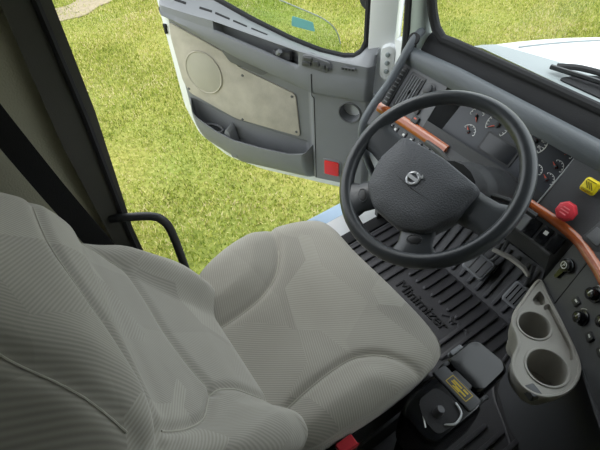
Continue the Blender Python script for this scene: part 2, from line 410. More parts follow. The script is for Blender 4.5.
# windshield
win = empty('window_1', 'clear windshield with black rubber surround above the dashboard', None, Tr(.96, -.5, .76), kind='structure'); IW = Tr(-.96, .5, -.76)
def wsx(y, z):  # windshield surface
    return .926 + .022*(1-((y+.53)/1.02)**2) - .30*(z-.78)*(1 if z > .78 else 0)
gy_ = np.linspace(-1.54, .485, 24)
V, F = grid(lambda y, z: (wsx(y, z), y, z), gy_, np.linspace(.775, 1.72, 8)); obj('windshield_glass', V, F, 'glass', win, IW)
lowc = [(wsx(y, .78)-.005, y, .792) for y in np.linspace(-1.54, .40, 26)]
cor = [(wsx(.44, .78)-.004, .445, .790), (wsx(.47, .79)-.004, .475, .815), (wsx(.485, .83)-.003, .487, .86), (wsx(.485, 1.0), .487, 1.0), (wsx(.485, 1.7), .487, 1.70)]
V, F = tube(lowc + cor, .016, 10); obj('rubber_seal', V, F, 'rubber', win, IW)

# ================================================================== DASHBOARD
up = (.6139, 0, .7894); nn = (-.7894, 0, .6139)
KM = frame((.84, 0, .70), up, (0, 1, 0), nn)          # local: x up the panel, y left, z out of it
KT = frame((.84, 0, .70), (0, -1, 0), up, nn)         # for lettering: x to the right, y up
dash = empty('dashboard', 'dark grey truck dashboard wrapping around the driver place', 'dashboard', Tr(.85, .0, .45)); ID = Tr(-.85, 0, -.45)
DK = ID @ KM; DT = ID @ KT; DKU = DK @ Tr(0, 0, .0045)
cols = [  # y of pad, pad x shift, wood point (x,y,z), P2 bottom (x,y,z)
    (.525, -.03, (.735, .525, .565), (.700, .525, .522)), (.32, 0, (.739, .32, .568), (.700, .32, .522)),
    (.10, 0, (.739, .10, .568), (.700, .10, .522)), (-.122, 0, (.741, -.122, .570), (.702, -.122, .522)),
    (-.19, 0, (.742, -.185, .570), (.702, -.185, .520)), (-.235, 0, (.737, -.235, .568), (.698, -.228, .518)),
    (-.252, 0, (.733, -.252, .567), (.690, -.243, .420)), (-.30, 0, (.712, -.30, .567), (.655, -.30, .425)),
    (-.37, 0, (.668, -.370, .567), (.610, -.372, .430)), (-.47, 0, (.585, -.470, .565), (.540, -.472, .430)),
    (-.60, 0, (.480, -.600, .562), (.440, -.600, .430)), (-.75, 0, (.40, -.75, .56), (.37, -.75, .43))]
def dcol(c):
    y, dx, w, b = c; w = np.array(w); b = np.array(b); L = np.array((.838, y, .705))
    d = (w-L)
    e = dx; dx = 0; pts = [(.897, y, .735), (.893+e*.5, y, .748), (.880+e, y, .757), (.862+e, y, .754), (.848+e*.6, y, .742), (.840+e*.3, y, .722), tuple(L)]
    top = L + d*.88
    return pts, [tuple(L), tuple(L + d*.3), tuple(L + d*.6), tuple(top)], w, b
C_ = [dcol(c) for c in cols]; m = len(C_)
def loft(rows):        # rows: list over columns of equal-length point lists
    k = len(rows[0]); V = [p for r in rows for p in r]
    return V, [(i*k+j, i*k+j+1, (i+1)*k+j+1, (i+1)*k+j) for i in range(len(rows)-1) for j in range(k-1)]
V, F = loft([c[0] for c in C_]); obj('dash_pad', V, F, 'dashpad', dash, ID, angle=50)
V, F = loft([[(.888, y, .735), (.895, y, .750), (.915, y, .778), (.934, y, .792), (.940, y, .775), (.940, y, .735)] for y in (.50, .2, -.2, -.8, -1.5)]); obj('defroster_shelf', V, F, 'rubber', dash, ID, angle=60)
# face panels, left of the cluster and right of it
V, F = loft([c[1] for c in C_[:2]]); obj('face_panel', V, F, 'panel_dark', dash, ID)
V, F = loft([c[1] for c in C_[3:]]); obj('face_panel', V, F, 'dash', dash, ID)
# strip below the cluster opening
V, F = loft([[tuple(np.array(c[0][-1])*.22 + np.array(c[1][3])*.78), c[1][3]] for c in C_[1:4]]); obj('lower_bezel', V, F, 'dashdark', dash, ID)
# lower switch fascia, knee panel
V, F = loft([[c[1][3], tuple(c[2]), tuple(c[3])] for c in C_]); obj('switch_fascia', V, F, 'dash', dash, ID)
V, F = loft([[tuple(c[3]), (c[3][0]+.005, c[3][1], c[3][2]-.012), (c[3][0]+.045, c[3][1], c[3][2]-.11), (.86, c[3][1], c[3][2]-.20), (.94, c[3][1], .33)] for c in C_[:6]])
obj('knee_panel', V, F, 'dash', dash, ID)
V, F = tube([tuple(np.array(c[3]) + np.array((-.003, 0, 0))) for c in C_[:6]], .0035, 6); obj('fascia_edge', V, F, 'dash', dash, ID)
# end cap of the dash by the door
V, F = prism([(.94, .735), (.875, .757), (.842, .735), (.80, .68), (.735, .562), (.703, .520), (.80, .36), (.94, .33)], .520, .530, 'xzy'); obj('end_cap', V, F, 'dashdark', dash, ID)
# console below the wing
con = [(.80, -.262), (.690, -.248), (.655, -.30), (.610, -.372), (.540, -.472), (.440, -.60), (.37, -.75)]
cob = [(.86, -.262), (.76, -.27), (.66, -.295), (.585, -.335), (.53, -.42), (.455, -.57), (.40, -.75)]
rows = []
for (x, y), (x2, y2) in zip(con, cob):
    rows.append([(x+.003, y, .424), (x+.02, y-.012, .40), (x2+.04, y2-.01, .20), (x2, y2, .05), (x2-.015, y2+.012, 0)])
V, F = loft(rows); obj('console_side', V, F, 'dash', dash, ID)
V, F = tube(spline([(x+.002, y+.002, .425) for x, y in con[1:]], 5), .006, 6); obj('console_edge', V, F, 'dash', dash, ID)
# wood trim: one strip left of the column, one sweeping to the right
def woodstrip(P, wdt=.017):
    P = spline(P, 8); rows = []
    for i, p in enumerate(P):
        a = P[max(i-1, 0)]; b = P[min(i+1, len(P)-1)]; t = (b-a)/np.linalg.norm(b-a)
        nv = np.array(nn); nv = nv - t*(nv @ t); nv /= np.linalg.norm(nv); s = np.cross(t, nv)
        if s[2] < 0: s = -s
        rows.append([p + s*wdt*q + nv*h for q, h in ((-1, -.006), (-1, .006), (-.6, .012), (0, .014), (.6, .012), (1, .006), (1, -.006))])
    V, F = loft([[tuple(x) for x in r] for r in rows]); k = 7
    return V, F + [list(range(k)), list(range((len(rows)-1)*k, len(rows)*k))]
V, F = woodstrip([(.742, .515, .573), (.745, .40, .575), (.745, .30, .575), (.744, .20, .574)]); obj('wood_trim', V, F, 'wood', dash, ID)
V, F = woodstrip([(.746, -.03, .576), (.748, -.12, .578), (.747, -.19, .578), (.738, -.255, .575), (.716, -.305, .573), (.672, -.375, .573), (.588, -.475, .571), (.485, -.602, .568), (.405, -.748, .566)], .013)
obj('wood_trim', V, F, 'wood', dash, ID)

# instrument cluster, recessed behind the face
cw = -.035
cl = obj('instrument_cluster', *prism([(.02, .285), (.02, -.112), (-.150, -.112), (-.150, .285)], cw-.01, cw), 'dial', dash, DK)
CI = cl.matrix_basis.inverted()
obj('cluster_housing', *prism([(.050, .365), (.050, -.128), (-.200, -.128), (-.200, .365)], -.068, -.056), 'black', dash, DK)
def cpart(name, VF, mat, **k):       # sub-part of the cluster, given in panel coordinates
    return obj(name, VF[0], VF[1], mat, cl, CI @ DK, **k)
cpart('hood_wall', prism([(.035, .325), (.035, .283), (-.150, .283), (-.135, .325)], cw-.02, cw+.002), 'black')
V = [(.035, .322, .0), (-.135, .316, .0), (-.150, .280, cw), (.02, .262, cw)]
cpart('side_wall', (V, [(0, 1, 2, 3)]), 'black')
V = [(.012, .32, -.004), (.012, -.12, -.004), (.022, -.12, cw), (.022, .29, cw)]
cpart('top_wall', (V, [(0, 1, 2, 3)]), 'black')
V = [(-.135, .316, .0), (-.135, -.12, .0), (-.150, -.115, cw), (-.150, .285, cw)]
cpart('bottom_wall', (V, [(0, 1, 2, 3)]), 'dashdark')
V = [(.012, -.121, .0), (-.150, -.121, .0), (-.150, -.112, cw), (.012, -.112, cw)]
cpart('side_wall', (V, [(0, 1, 2, 3)]), 'dashdark')
cpart('silver_edge', tube([(.012, -.1225, .002), (-.158, -.1185, .002)], .0022, 6), 'silver')
cpart('display_frame', prism(rrect(-.075, .078, .062, .118, .006), cw, cw+.003), 'black')
cpart('display', prism(rrect(-.075, .078, .052, .104, .004), cw, cw+.004), 'screen')
def gauge(x, y, r, a0, a1, nt, needle, nums=()):
    g = cpart('gauge', ringband(x, y, r*.93, r, a0, a1, 28, cw, cw+.0012), 'lightmark')
    for i in range(nt+1):
        a = math.radians(a0 + (a1-a0)*i/nt)
        p = [(x+math.cos(a)*q, y+math.sin(a)*q) for q in (r*.78, r*.93)]; s = .0011
        nx, ny = -math.sin(a)*s, math.cos(a)*s
        T = prism([(p[0][0]-nx, p[0][1]-ny), (p[1][0]-nx, p[1][1]-ny), (p[1][0]+nx, p[1][1]+ny), (p[0][0]+nx, p[0][1]+ny)], cw, cw+.0012)
        cpart('tick', T, 'lightmark', smooth=False)
    a = math.radians(needle); nx, ny = -math.sin(a)*.0034, math.cos(a)*.0034; L = r*.85
    cpart('needle', prism([(x-math.cos(a)*r*.2-nx, y-math.sin(a)*r*.2-ny), (x+math.cos(a)*L, y+math.sin(a)*L), (x-math.cos(a)*r*.2+nx, y-math.sin(a)*r*.2+ny)], cw+.002, cw+.005), 'needle', smooth=False)
    cpart('needle_hub', lathe([(r*.20, cw+.001), (r*.20, cw+.007), (0, cw+.008)], 14, (x, y, 0)), 'black')
    for s, a in nums:
        q = math.radians(a); text_mesh('numeral', s, r*.30, .0008, 'lightmark', cl, CI @ DT @ Tr(-(y+math.sin(q)*r*.6), x+math.cos(q)*r*.6, cw+.0012))
gauge(-.027, .200, .024, -60, 100, 6, 100-180-60)
gauge(-.078, .192, .023, -100, 70, 6, 40)
gauge(-.008, .004, .036, 130, -130, 16, 155, (('20', 70), ('40', 5), ('60', -60), ('80', -110)))
gauge(-.020, .125, .036, 130, -130, 14, 130)
gauge(.004, -.084, .020, -110, 30, 5, 60)
gauge(-.038, -.086, .020, -110, 30, 5, 60)
gauge(-.078, -.088, .020, -110, 30, 5, 60)
gauge(-.072, -.048, .018, -110, 30, 5, 60)

# air vents left of the cluster
def vent(x0, x1, y0, y1, ns, along, ctrl=True):
    v = obj('air_vent', *join(prism(rrect((x0+x1)/2, (y0+y1)/2, x1-x0+.012, y1-y0+.012, .006), -.004, .003)), 'black', dash, DKU, bevel=.0015)
    vi = v.matrix_basis.inverted() @ DKU
    obj('vent_cavity', *prism(rrect((x0+x1)/2, (y0+y1)/2, x1-x0, y1-y0, .004), .0025, .0038), 'black', v, vi)
    first = None
    for i in range(ns):
        if along: t = y0 + (y1-y0)*(i+.5)/ns; B = box(x0+.003, x1-.003, t-.0011, t+.0011, .0035, .0075)
        else: t = x0 + (x1-x0)*(i+.5)/ns; B = box(t-.0022, t+.0022, y0+.002, y1-.002, .0035, .0075)
        obj('slat', *B, 'panel', v, vi, bevel=.0006, seg=1)
    if ctrl: obj('vent_tab', *box((x0+x1)/2-.006, (x0+x1)/2+.006, (y0+y1)/2-.004, (y0+y1)/2+.004, .004, .012), 'black', v, vi, bevel=.0015)
vent(-.125, -.012, .408, .462, 5, True)
vent(-.140, -.012, .488, .508, 9, False, False)
# small switches and knob on the left face panel
def switch(x, y, w, h, z0=0, parent=dash, Mx=None, mat='black', mark=None):
    Mx = DKU if Mx is None else Mx
    s = obj('rocker_switch', *prism(rrect(x, y, w, h, .003), z0-.002, z0+.005), mat, parent, Mx, bevel=.0015)
    if mark: obj('symbol', *prism(rrect(x+w*.18, y, w*.22, h*.4, .0012), z0+.005, z0+.0056), mark, s, s.matrix_basis.inverted() @ Mx)
    return s
switch(-.100, .368, .030, .016, mark='lightmark'); switch(-.132, .356, .022, .026, mark='needle')
kn = obj('light_knob', *lathe([(.022, 0), (.022, .004), (.016, .006), (.015, .016), (.012, .018), (0, .018)], 22, (-.030, .372, 0)), 'dash', dash, DKU)
for y, w in ((.365, .03), (.41, .03)): pass
# row of switches under the wood trim
P2M = ID @ frame((.722, 0, .545), (.646, 0, .763), (0, 1, 0), (-.763, 0, .646))
for y in (.43, .405, .365, .33, .295, .26, .235): switch(-.004, y, .034, .020, .001, dash, P2M, 'gloss', 'lightmark')
for y, mk, mt in ((-.045, None, 'gloss'), (-.08, 'lightmark', 'gloss'), (-.119, None, 'panel'), (-.150, None, 'gloss'), (-.186, 'lightmark', 'gloss'), (-.220, None, 'gloss')): switch(-.006, y, .050, .028, .001, dash, P2M, mt, mk)
# red and yellow push-pull brake valves on the right face panel
def valve(name, x, y, poly, mat, pm):
    k = obj(name, *prism(poly, .018, .034), mat, dash, DK, bevel=.004)
    kI = k.matrix_basis.inverted() @ DK
    obj('valve_stem', *lathe([(.010, -.002), (.010, .020)], 14, (x, y, 0)), 'black', k, kI)
    return k, kI
ry, rx = -.194, -.117
k, kI = valve('red_brake_valve', rx, ry, [(rx+.023*math.cos(math.radians(22.5+45*i)), ry+.023*math.sin(math.radians(22.5+45*i))) for i in range(8)], 'red', 'pink')
for i, q in enumerate((-.008, 0, .008)):
    obj('printed_line', *box(rx-q-.0015, rx-q+.0015, ry-.011+abs(q)*.3, ry+.011-abs(q)*.3, .034, .0347), 'pink', k, kI)
yx, yy = -.036, -.200
k, kI = valve('yellow_brake_valve', yx, yy, rrect(yx, yy, .030, .032, .005), 'yellow', 'brownline')
for q in (-.0125, .0105): obj('printed_line', *box(yx+q, yx+q+.002, yy-.012, yy+.012, .034, .0346), 'brownline', k, kI)
for q in (-.005, .001, .007):
    obj('printed_line', *prism([(yx-.008, yy+q-.007), (yx-.006, yy+q-.009), (yx+.008, yy+q+.004), (yx+.006, yy+q+.006)], .034, .0346), 'brownline', k, kI)
# centre panel button beside the wood trim
def faceframe(i, t, q):
    a, b = C_[i], C_[i+1]; w = np.array(a[2])*(1-t) + np.array(b[2])*t; l = np.array(a[0][-1])*(1-t) + np.array(b[0][-1])*t
    yv = np.array(a[2])*.5 + np.array(a[0][-1])*.5 - np.array(b[2])*.5 - np.array(b[0][-1])*.5; yv /= np.linalg.norm(yv)
    zv = np.cross(l-w, yv); zv /= np.linalg.norm(zv); zv = -zv if zv[0] > 0 else zv
    return frame(w + (l-w)*q, np.cross(yv, zv), yv, zv)
FB = ID @ faceframe(6, .86, .34)
obj('centre_bezel', *prism(rrect(0, 0, .075, .058, .008), -.004, .004), 'dash', dash, FB, bevel=.002)
switch(-.010, .004, .034, .036, .004, dash, FB, 'panel_dark')
# parking brake lever panel and climate knobs on the wing: local frames follow the fascia
def wingframe(i, t, s=.5):
    a, b = C_[i], C_[i+1]; w0, w1 = np.array(a[2]), np.array(b[2]); b0, b1 = np.array(a[3]), np.array(b[3])
    w = w0+(w1-w0)*t; q = b0+(b1-b0)*t; o = q+(w-q)*s
    yv = (w0-w1)/np.linalg.norm(w0-w1); zv = np.cross(w-q, yv); zv /= np.linalg.norm(zv); xv = np.cross(yv, zv)
    if zv[0] > 0: zv = -zv; 
    xv = np.cross(yv, zv)
    return frame(o, xv, yv, zv)
PB = ID @ wingframe(6, .54, .55)
pbl = obj('parking_brake_lever', *join(lathe([(.019, 0), (.018, .010), (.014, .014), (0, .015)], 20, (.018, -.002, .003)), prism(roundpoly([(.012, -.008), (.012, .008), (-.030, .005), (-.030, -.005)], .004), .003, .010)), 'gloss', dash, PB)
pI = pbl.matrix_basis.inverted() @ PB
obj('brake_symbol', *ringband(.018, .0, .0075, .0095, 0, 359, 24, .0175, .0185), 'lightmark', pbl, pI)
text_mesh('brake_letter', 'P', .012, .001, 'lightmark', pbl, pI @ frame((.018, 0, .018), (0, -1, 0), (1, 0, 0), (0, 0, 1)))
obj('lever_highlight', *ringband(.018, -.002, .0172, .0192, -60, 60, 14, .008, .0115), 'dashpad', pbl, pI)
for i, t, s in ((8, .16, .41), (8, .04, .82), (8, .62, .82)):
    K_ = ID @ wingframe(i, t, s)
    kb = obj('climate_knob', *lathe([(.020, 0), (.020, .003), (.0155, .004), (.0145, .018), (.011, .020), (0, .020)], 22), 'gloss', dash, K_)
    kbI = kb.matrix_basis.inverted() @ K_
    obj('pointer', *box(-.001, .013, -.0012, .0012, .0195, .0206), 'lightmark', kb, kbI)
    obj('dial_marks', *ringband(0, 0, .0225, .0240, 30, 150, 14, 0, .001), 'lightmark', kb, kbI)
for i, t, s in ((7, .72, .44), (8, .56, .40), (8, .95, .50)):
    switch(0, 0, .020, .022, .0, dash, ID @ wingframe(i, t, s), 'black', 'lightmark')
# seams of the wing panels
for i, t in ((6, .02), (7, .15)):
    A, B = wingframe(i, t, .98).translation, wingframe(i, t, .02).translation
    V, F = tube([tuple(A), tuple(B)], .0016, 5); obj('panel_gap', V, F, 'rubber', dash, ID)
V, F = prism(roundpoly([(.80, -.03), (.822, -.09), (.818, -.145), (.800, -.175), (.795, -.165), (.806, -.14), (.806, -.09), (.790, -.03)], .006), .275, .285); obj('pedal_bracket', V, F, 'cup', dash, ID, bevel=.003)
# hooded steering column shroud belongs to the dash
V, F = tube(spline([(.80, 0, .50), (.70, 0, .575), (.60, 0, .645), (.52, 0, .70)], 5), [.085]*6+[.08]*5+[.07]*5, 16, flat=.8)
obj('column_shroud', V, F, 'black', dash, ID)
V, F = tube(spline([(.60, .05, .66), (.62, .12, .67), (.63, .19, .665)], 5), .008, 8); obj('indicator_stalk', V, F, 'black', dash, ID)
V, F = tube(spline([(.60, -.05, .66), (.62, -.12, .67), (.63, -.18, .665)], 5), .008, 8); obj('wiper_stalk', V, F, 'black', dash, ID)

# ================================================================== STEERING WHEEL
ta = math.radians(31.8)
WM = frame((.4294, 0, .777), (math.cos(ta), 0, math.sin(ta)), (0, 1, 0), (-math.sin(ta), 0, math.cos(ta)))
sw = empty('steering_wheel', 'black four spoke truck steering wheel with padded hub', 'steering wheel', WM)
V, F = tube([(.208*math.cos(a), .208*math.sin(a), 0) for a in np.linspace(0, 2*math.pi, 96, endpoint=False)], .0178, 16, closed=True)
obj('rim', V, F, 'wheel', sw)
hubp = roundpoly([(.040, .120), (.050, 0), (.040, -.120), (-.040, -.128), (-.112, -.100), (-.142, -.045), (-.142, .045), (-.112, .100), (-.040, .128)], .016)
def pad(poly, levels):
    c = np.mean(np.array(poly), 0); n = len(poly); V = []
    for k, z in levels:
        for a, b in poly: V.append((c[0]+(a-c[0])*k, c[1]+(b-c[1])*k, z))
    F = [(i*n+j, i*n+(j+1) % n, (i+1)*n+(j+1) % n, (i+1)*n+j) for i in range(len(levels)-1) for j in range(n)]
    return V, F + [list(range(n))[::-1], list(range((len(levels)-1)*n, len(levels)*n))]
hub = obj('hub_pad', *pad(hubp, [(.80, -.045), (.97, -.028), (1.0, -.008), (.99, .008), (.965, .0155), (.93, .0185), (.5, .0215), (.1, .022)]), 'airbag', sw, angle=60)
hI = hub.matrix_basis.inverted()
V, F = tube([(-.035, .121, .010), (-.048, .06, .0205), (-.052, 0, .0225), (-.048, -.06, .0205), (-.035, -.121, .010)], .0012, 5); obj('pad_seam', V, F, 'black', hub, hI)
V, F = lathe([(.060, -.10), (.055, -.035), (0, -.03)], 24); obj('column_boss', V, F, 'black', sw)
def spoke(P, zs, mat='wheel'):
    """tapered spoke: list of cross sections (centre, half width direction) """
    rows = []
    for (c, wv, h), z in zip(P, zs):
        c = np.array(c); wv = np.array(wv); k = 10
        rows.append([tuple(np.append(c + wv*math.cos(2*math.pi*j/k), z + h*math.sin(2*math.pi*j/k))) for j in range(k)])
    k = 10; V = [p for r in rows for p in r]
    F = [(i*k+j, i*k+(j+1) % k, (i+1)*k+(j+1) % k, (i+1)*k+j) for i in range(len(rows)-1) for j in range(k)]
    return V, F + [list(range(k))[::-1], list(range((len(rows)-1)*k, len(rows)*k))]
for s in (1, -1):
    obj('spoke', *spoke([((-.005, s*.095), (.045, 0), .010), ((-.004, s*.130), (.042, 0), .011), ((.000, s*.165), (.040, 0), .012), ((.006, s*.195), (.046, 0), .012), ((.010, s*.208), (.055, 0), .010)], [-.012, -.010, -.006, -.003, 0]), 'wheel', sw)
    d = np.array((-.83, s*.55)); t = np.array((.55, s*.83))
    lo = obj('spoke', *spoke([(d*.105, t*.044, .010), (d*.140, t*.040, .011), (d*.168, t*.040, .011), (d*.193, t*.052, .011), (d*.207, t*.070, .009)], [-.008, -.004, -.001, 0, 0]), 'wheel', sw)
    lI = lo.matrix_basis.inverted(); c = d*.163
    V, F = prism([(c[0] + (t*.0155*math.cos(a) + d*.0095*math.sin(a))[0], c[1] + (t*.0155*math.cos(a) + d*.0095*math.sin(a))[1]) for a in np.linspace(0, 2*math.pi, 20, endpoint=False)], .002, .0115)
    obj('horn_button', V, F, 'black', lo, lI, bevel=.0015)
    V, F = tube([(*(c + t*.0175*math.cos(a) + d*.0115*math.sin(a)), .0090) for a in np.linspace(0, 2*math.pi, 24, endpoint=False)], .0012, 5, closed=True)
    obj('button_ring', V, F, 'airbag', lo, lI)
# emblem: ring, arrow pointing up-right, bar across
ex, ey, ez = -.032, .012, .0225
em = obj('emblem', *ringband(ex, ey, .0120, .0170, 0, 359.5, 36, ez, ez+.003), 'silver', sw, bevel=.0006)
eI = em.matrix_basis.inverted()
a = math.radians(-45); q = lambda r, s: (ex+math.cos(a)*r-math.sin(a)*s, ey+math.sin(a)*r+math.cos(a)*s)
obj('emblem_arrow', *prism([q(.015, -.0014), q(.0195, -.0014), q(.0185, -.0045), q(.0235, -.0045), q(.0235, .0045), q(.0215, .0032), q(.0185, .0016), q(.015, .0016)], ez, ez+.003), 'silver', em, eI)
obj('emblem_bar', *box(ex-.0042, ex+.0042, ey-.016, ey+.016, ez, ez+.0035), 'silver', em, eI)

# ================================================================== DOOR
hx = math.atan2(.8273, -.5617)
DM = frame((.88, .62, 0), (-.5617, .8273, 0), (-.8273, -.5617, 0), (0, 0, 1))      # x outward along the door, y into the cab, z up
door = empty('door_1', 'open driver door with grey panel, cloth insert and white painted edge', None, DM, kind='structure')
shell = roundpoly([(0, -.03), (.60, -.03), (.80, .005), (.945, .115), (.992, .27), (.992, .86), (.962, .86), (.955, .62), (.70, .62), (.30, .50), (0, .50)], .03)
fr = [prism([(a, b) for a, b in shell], -.10, -.012, 'xzy'), prism([(0, .45), (.098, .45), (.098, 1.55), (0, 1.55)], -.09, -.02, 'xzy'),
      prism([(.93, .75), (.992, .75), (.985, 1.55), (.93, 1.55)], -.09, -.02, 'xzy'), prism([(0, 1.50), (.985, 1.50), (.985, 1.56), (0, 1.56)], -.09, -.02, 'xzy')]
obj('outer_shell', *join(*fr), 'white', door, bevel=.008)
belt_u = [.05, .10, .14, .18, .40, .705, .96]; belt_z = [.66, .64, .632, .636, .682, .79, .84]
bz = lambda u: np.interp(u, belt_u, belt_z)
ridge = lambda u: np.interp(u, [.05, .29, .35, .70, .96], [.60, .605, .62, .70, .745])
low = lambda u: np.interp(u, [.05, .30, .348, .606, .776, .932, .96], [.49, .49, .506, .587, .656, .727, .74])
us = np.linspace(.055, .962, 150); vs = np.linspace(0, 1, 110)
bot = lambda u: np.interp(u, [.05, .10, .32, .70, .88, .93, .96], [.04, .025, .02, .02, .115, .185, .31])
op = lambda u: np.interp(u, [.33, .385, .712, .921], [.215, .217, .262, .330])
def dw(u, z):
    w = .030*float(sm(.33, .30, u))
    w -= .010*float(sm(.34, .355, u)*sm(.925, .905, u)*sm(op(u)+.003, op(u)-.004, z)*sm(bot(u)+.02, bot(u)+.04, z))
    # cup hole
    d = math.hypot(u-.143, z-.427); w -= .055*float(sm(.043, .036, d))
    # turned edges
    e = min(z-bot(u), .02)/.02; w -= .03*(1-min(1, max(0, e)))**2
    w -= .025*(1-min(1, max(0, (.962-u)/.02)))**2 + .03*(1-min(1, max(0, (u-.055)/.025)))**2
    return w
tp = lambda u: low(u) + .006
V, F = grid(lambda u, v: (u, dw(u, bot(u)+(tp(u)-bot(u))*v), bot(u)+(tp(u)-bot(u))*v), us, vs)
obj('inner_panel', V, F, 'panel', door, angle=60)
# arm rest: sill shelf, pull recess and rolled face, lofted along the door
bsz = lambda u: np.interp(u, [.05, .105, .125, .15, .188, .291, .415, .582, .727, .967], [.700, .680, .652, .632, .624, .633, .665, .724, .785, .839])
rtz = lambda u: np.interp(u, [.05, .225, .353, .706, .829, .927, .965], [.640, .648, .666, .739, .756, .773, .778])
rbz = lambda u: np.interp(u, [.05, .30, .39, .696, .80, .965], [.590, .598, .612, .701, .722, .760])
def armsec(u):
    bs, rt, rb, l = float(bsz(u)), float(rtz(u)), float(rbz(u)), float(low(u))
    k = float(sm(.350, .366, u)*sm(.708, .696, u)); base = .030*float(sm(.33, .30, u)); e = 1-min(1, max(0, (.962-u)/.03)); f = 1-min(1, max(0, (u-.055)/.03))
    wm = .040 - .03*e*e - .03*f*f
    P = [(-.040, bs-.02), (-.036, bs), (-.030, bs+.003), (.0, (bs+rt)/2+.003), (wm-.008, rt+.001), (wm, rt-.002)]
    q = lambda t: np.array((wm+.004*t, rt+(rb-rt)*t-.003))
    for t, dp, dz in ((.10, .010, -.002), (.14, .045, -.016), (.30, .050, -.030), (.70, .050, -.040), (.86, .046, -.034), (.92, .008, -.002)):
        p = q(t); P.append((p[0]-dp*k, p[1]+dz*k))
    P += [(wm+.006, rb-.006), (wm+.010, rb-.018), (wm+.012, (rb+l)/2), (wm+.010, l+.018), (max(base, wm+.002), l+.004), (max(base, wm*.4), l-.003), (base-.004, l-.005)]
    return [(u, w, z) for w, z in P]
V, F = loft([armsec(u) for u in np.linspace(.055, .962, 190)]); obj('arm_rest', V, F, 'panel', door, angle=40)
# map pocket: a bin front standing off the panel, with divider and cup ring inside
rimz = lambda u: np.interp(u, [.31, .329, .413, .549, .694, .789, .87, .915, .93], [.225, .200, .178, .177, .189, .224, .274, .325, .335])
def pk(u, v, o=0):
    z0 = bot(u)+.004; z = rimz(u) + (z0-rimz(u))*v
    w = (.066*(1-.75*v**2.2))*float(sm(.300, .345, u))*float(sm(.940, .885, u)) + .006
    return (u, w-o, z)
pu = np.linspace(.302, .938, 60)
sect = [(0, .007), (0, .0), (.08, 0), (.25, 0), (.45, 0), (.65, 0), (.82, 0), (.93, 0), (1, 0), (1.03, .034)]
V, F = grid(lambda u, k: pk(u, sect[int(k)][0], sect[int(k)][1]), pu, range(len(sect))); pkt = obj('map_pocket', V, F, 'panel', door, angle=50)
pI_ = pkt.matrix_basis.inverted()
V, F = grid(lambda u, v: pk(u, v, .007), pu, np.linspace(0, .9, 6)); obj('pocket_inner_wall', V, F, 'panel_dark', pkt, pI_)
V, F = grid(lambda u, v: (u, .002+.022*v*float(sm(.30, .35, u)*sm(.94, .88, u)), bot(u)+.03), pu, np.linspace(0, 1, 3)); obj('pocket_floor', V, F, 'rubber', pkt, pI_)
obj('pocket_divider', *prism(roundpoly([(.735, .235), (.72, .215), (.70, .07), (.73, .07), (.75, .20)], .008), -.004, .056, 'xzy'), 'panel', pkt, pI_, bevel=.003)
V, F = tube([(.815+.042*math.cos(a), .030+.024*math.sin(a), .205+.008*math.cos(a)) for a in np.linspace(0, 2*math.pi, 28, endpoint=False)], .006, 6, closed=True); obj('pocket_cup_ring', V, F, 'panel_dark', pkt, pI_)
# cloth insert
ins = roundpoly([(.388, .452), (.571, .512), (.640, .535), (.700, .590), (.80, .632), (.945, .690), (.955, .62), (.950, .42), (.925, .362), (.70, .268), (.378, .238)], .018)
obj('cloth_insert', *prism(ins, -.004, .007, 'xzy'), 'insert', door, bevel=.003)
for u, z in ((.925, .385), (.395, .262), (.405, .44), (.63, .50), (.665, .272)):
    obj('trim_clip', *prism([(u+.006*math.cos(a), z+.006*math.sin(a)) for a in np.linspace(0, 2*math.pi, 12, endpoint=False)], .006, .0095, 'xzy'), 'panel_dark', door, bevel=.001)
# speaker
e = [(.823+.088*math.cos(a), .483+.098*math.sin(a)) for a in np.linspace(0, 2*math.pi, 48, endpoint=False)]
sp = obj('speaker_grille', *prism(e, .005, .011, 'xzy'), 'grille', door, bevel=.003)
V, F = tube([(a, .010, b) for a, b in e], .0035, 6, closed=True); obj('speaker_ring', V, F, 'insert', sp, sp.matrix_basis.inverted())
# grip below the armrest
V, F = prism(roundpoly([(.70, .612), (.668, .566), (.525, .528), (.49, .548), (.50, .57), (.60, .60)], .012), .0, .028, 'xzy'); obj('pull_handle', V, F, 'panel_dark', door, bevel=.008)
# door release lever in the recess
hl = obj('door_handle', *join(box(.395, .470, .0, .020, .606, .640)), 'panel_dark', door, bevel=.005)
V, F = tube([(.450, .016, .628), (.437, .036, .642), (.425, .044, .656)], [.009, .011, .009], 8); obj('lever', V, F, 'panel', hl, hl.matrix_basis.inverted())
# defroster slots in the sill
for a, b in ((.885, .835), (.775, .722), (.707, .647), (.632, .575), (.556, .490)):
    sh = lambda u, w: float(bsz(u)+.003 + (rtz(u)+.001-bsz(u)-.003)*(w+.030)/.062)
    V = [(u, w, sh(u, w)+o) for u in (a, b) for w in (.007, .0125) for o in (-.004, .0025)]
    obj('defrost_slot', V, box(0, 1, 0, 1, 0, 1)[1], 'rubber', door)
# window switch pod
pod = obj('switch_pod', *prism(roundpoly([(.330, .655), (.338, .612), (.236, .597), (.212, .615), (.222, .640), (.30, .658)], .008), .030, .050, 'xzy'), 'panel_dark', door, bevel=.003)
for u, z, w, h in ((.308, .644, .034, .014), (.314, .624, .036, .016), (.274, .630, .022, .020), (.249, .622, .020, .018), (.229, .617, .012, .016)):
    obj('window_switch', *prism(rrect(u, z, w, h, .003), .048, .055, 'xzy'), 'dash', pod, pod.matrix_basis.inverted(), bevel=.002)
sg = obj('vent_badge', *prism(rrect(.150, .626, .054, .010, .003), .036, .050, 'xzy'), 'panel_dark', door)
for i in range(4): obj('vent_slit', *prism(rrect(.131+.0125*i, .626, .008, .006, .001), .049, .0510, 'xzy'), 'rubber', sg, sg.matrix_basis.inverted())
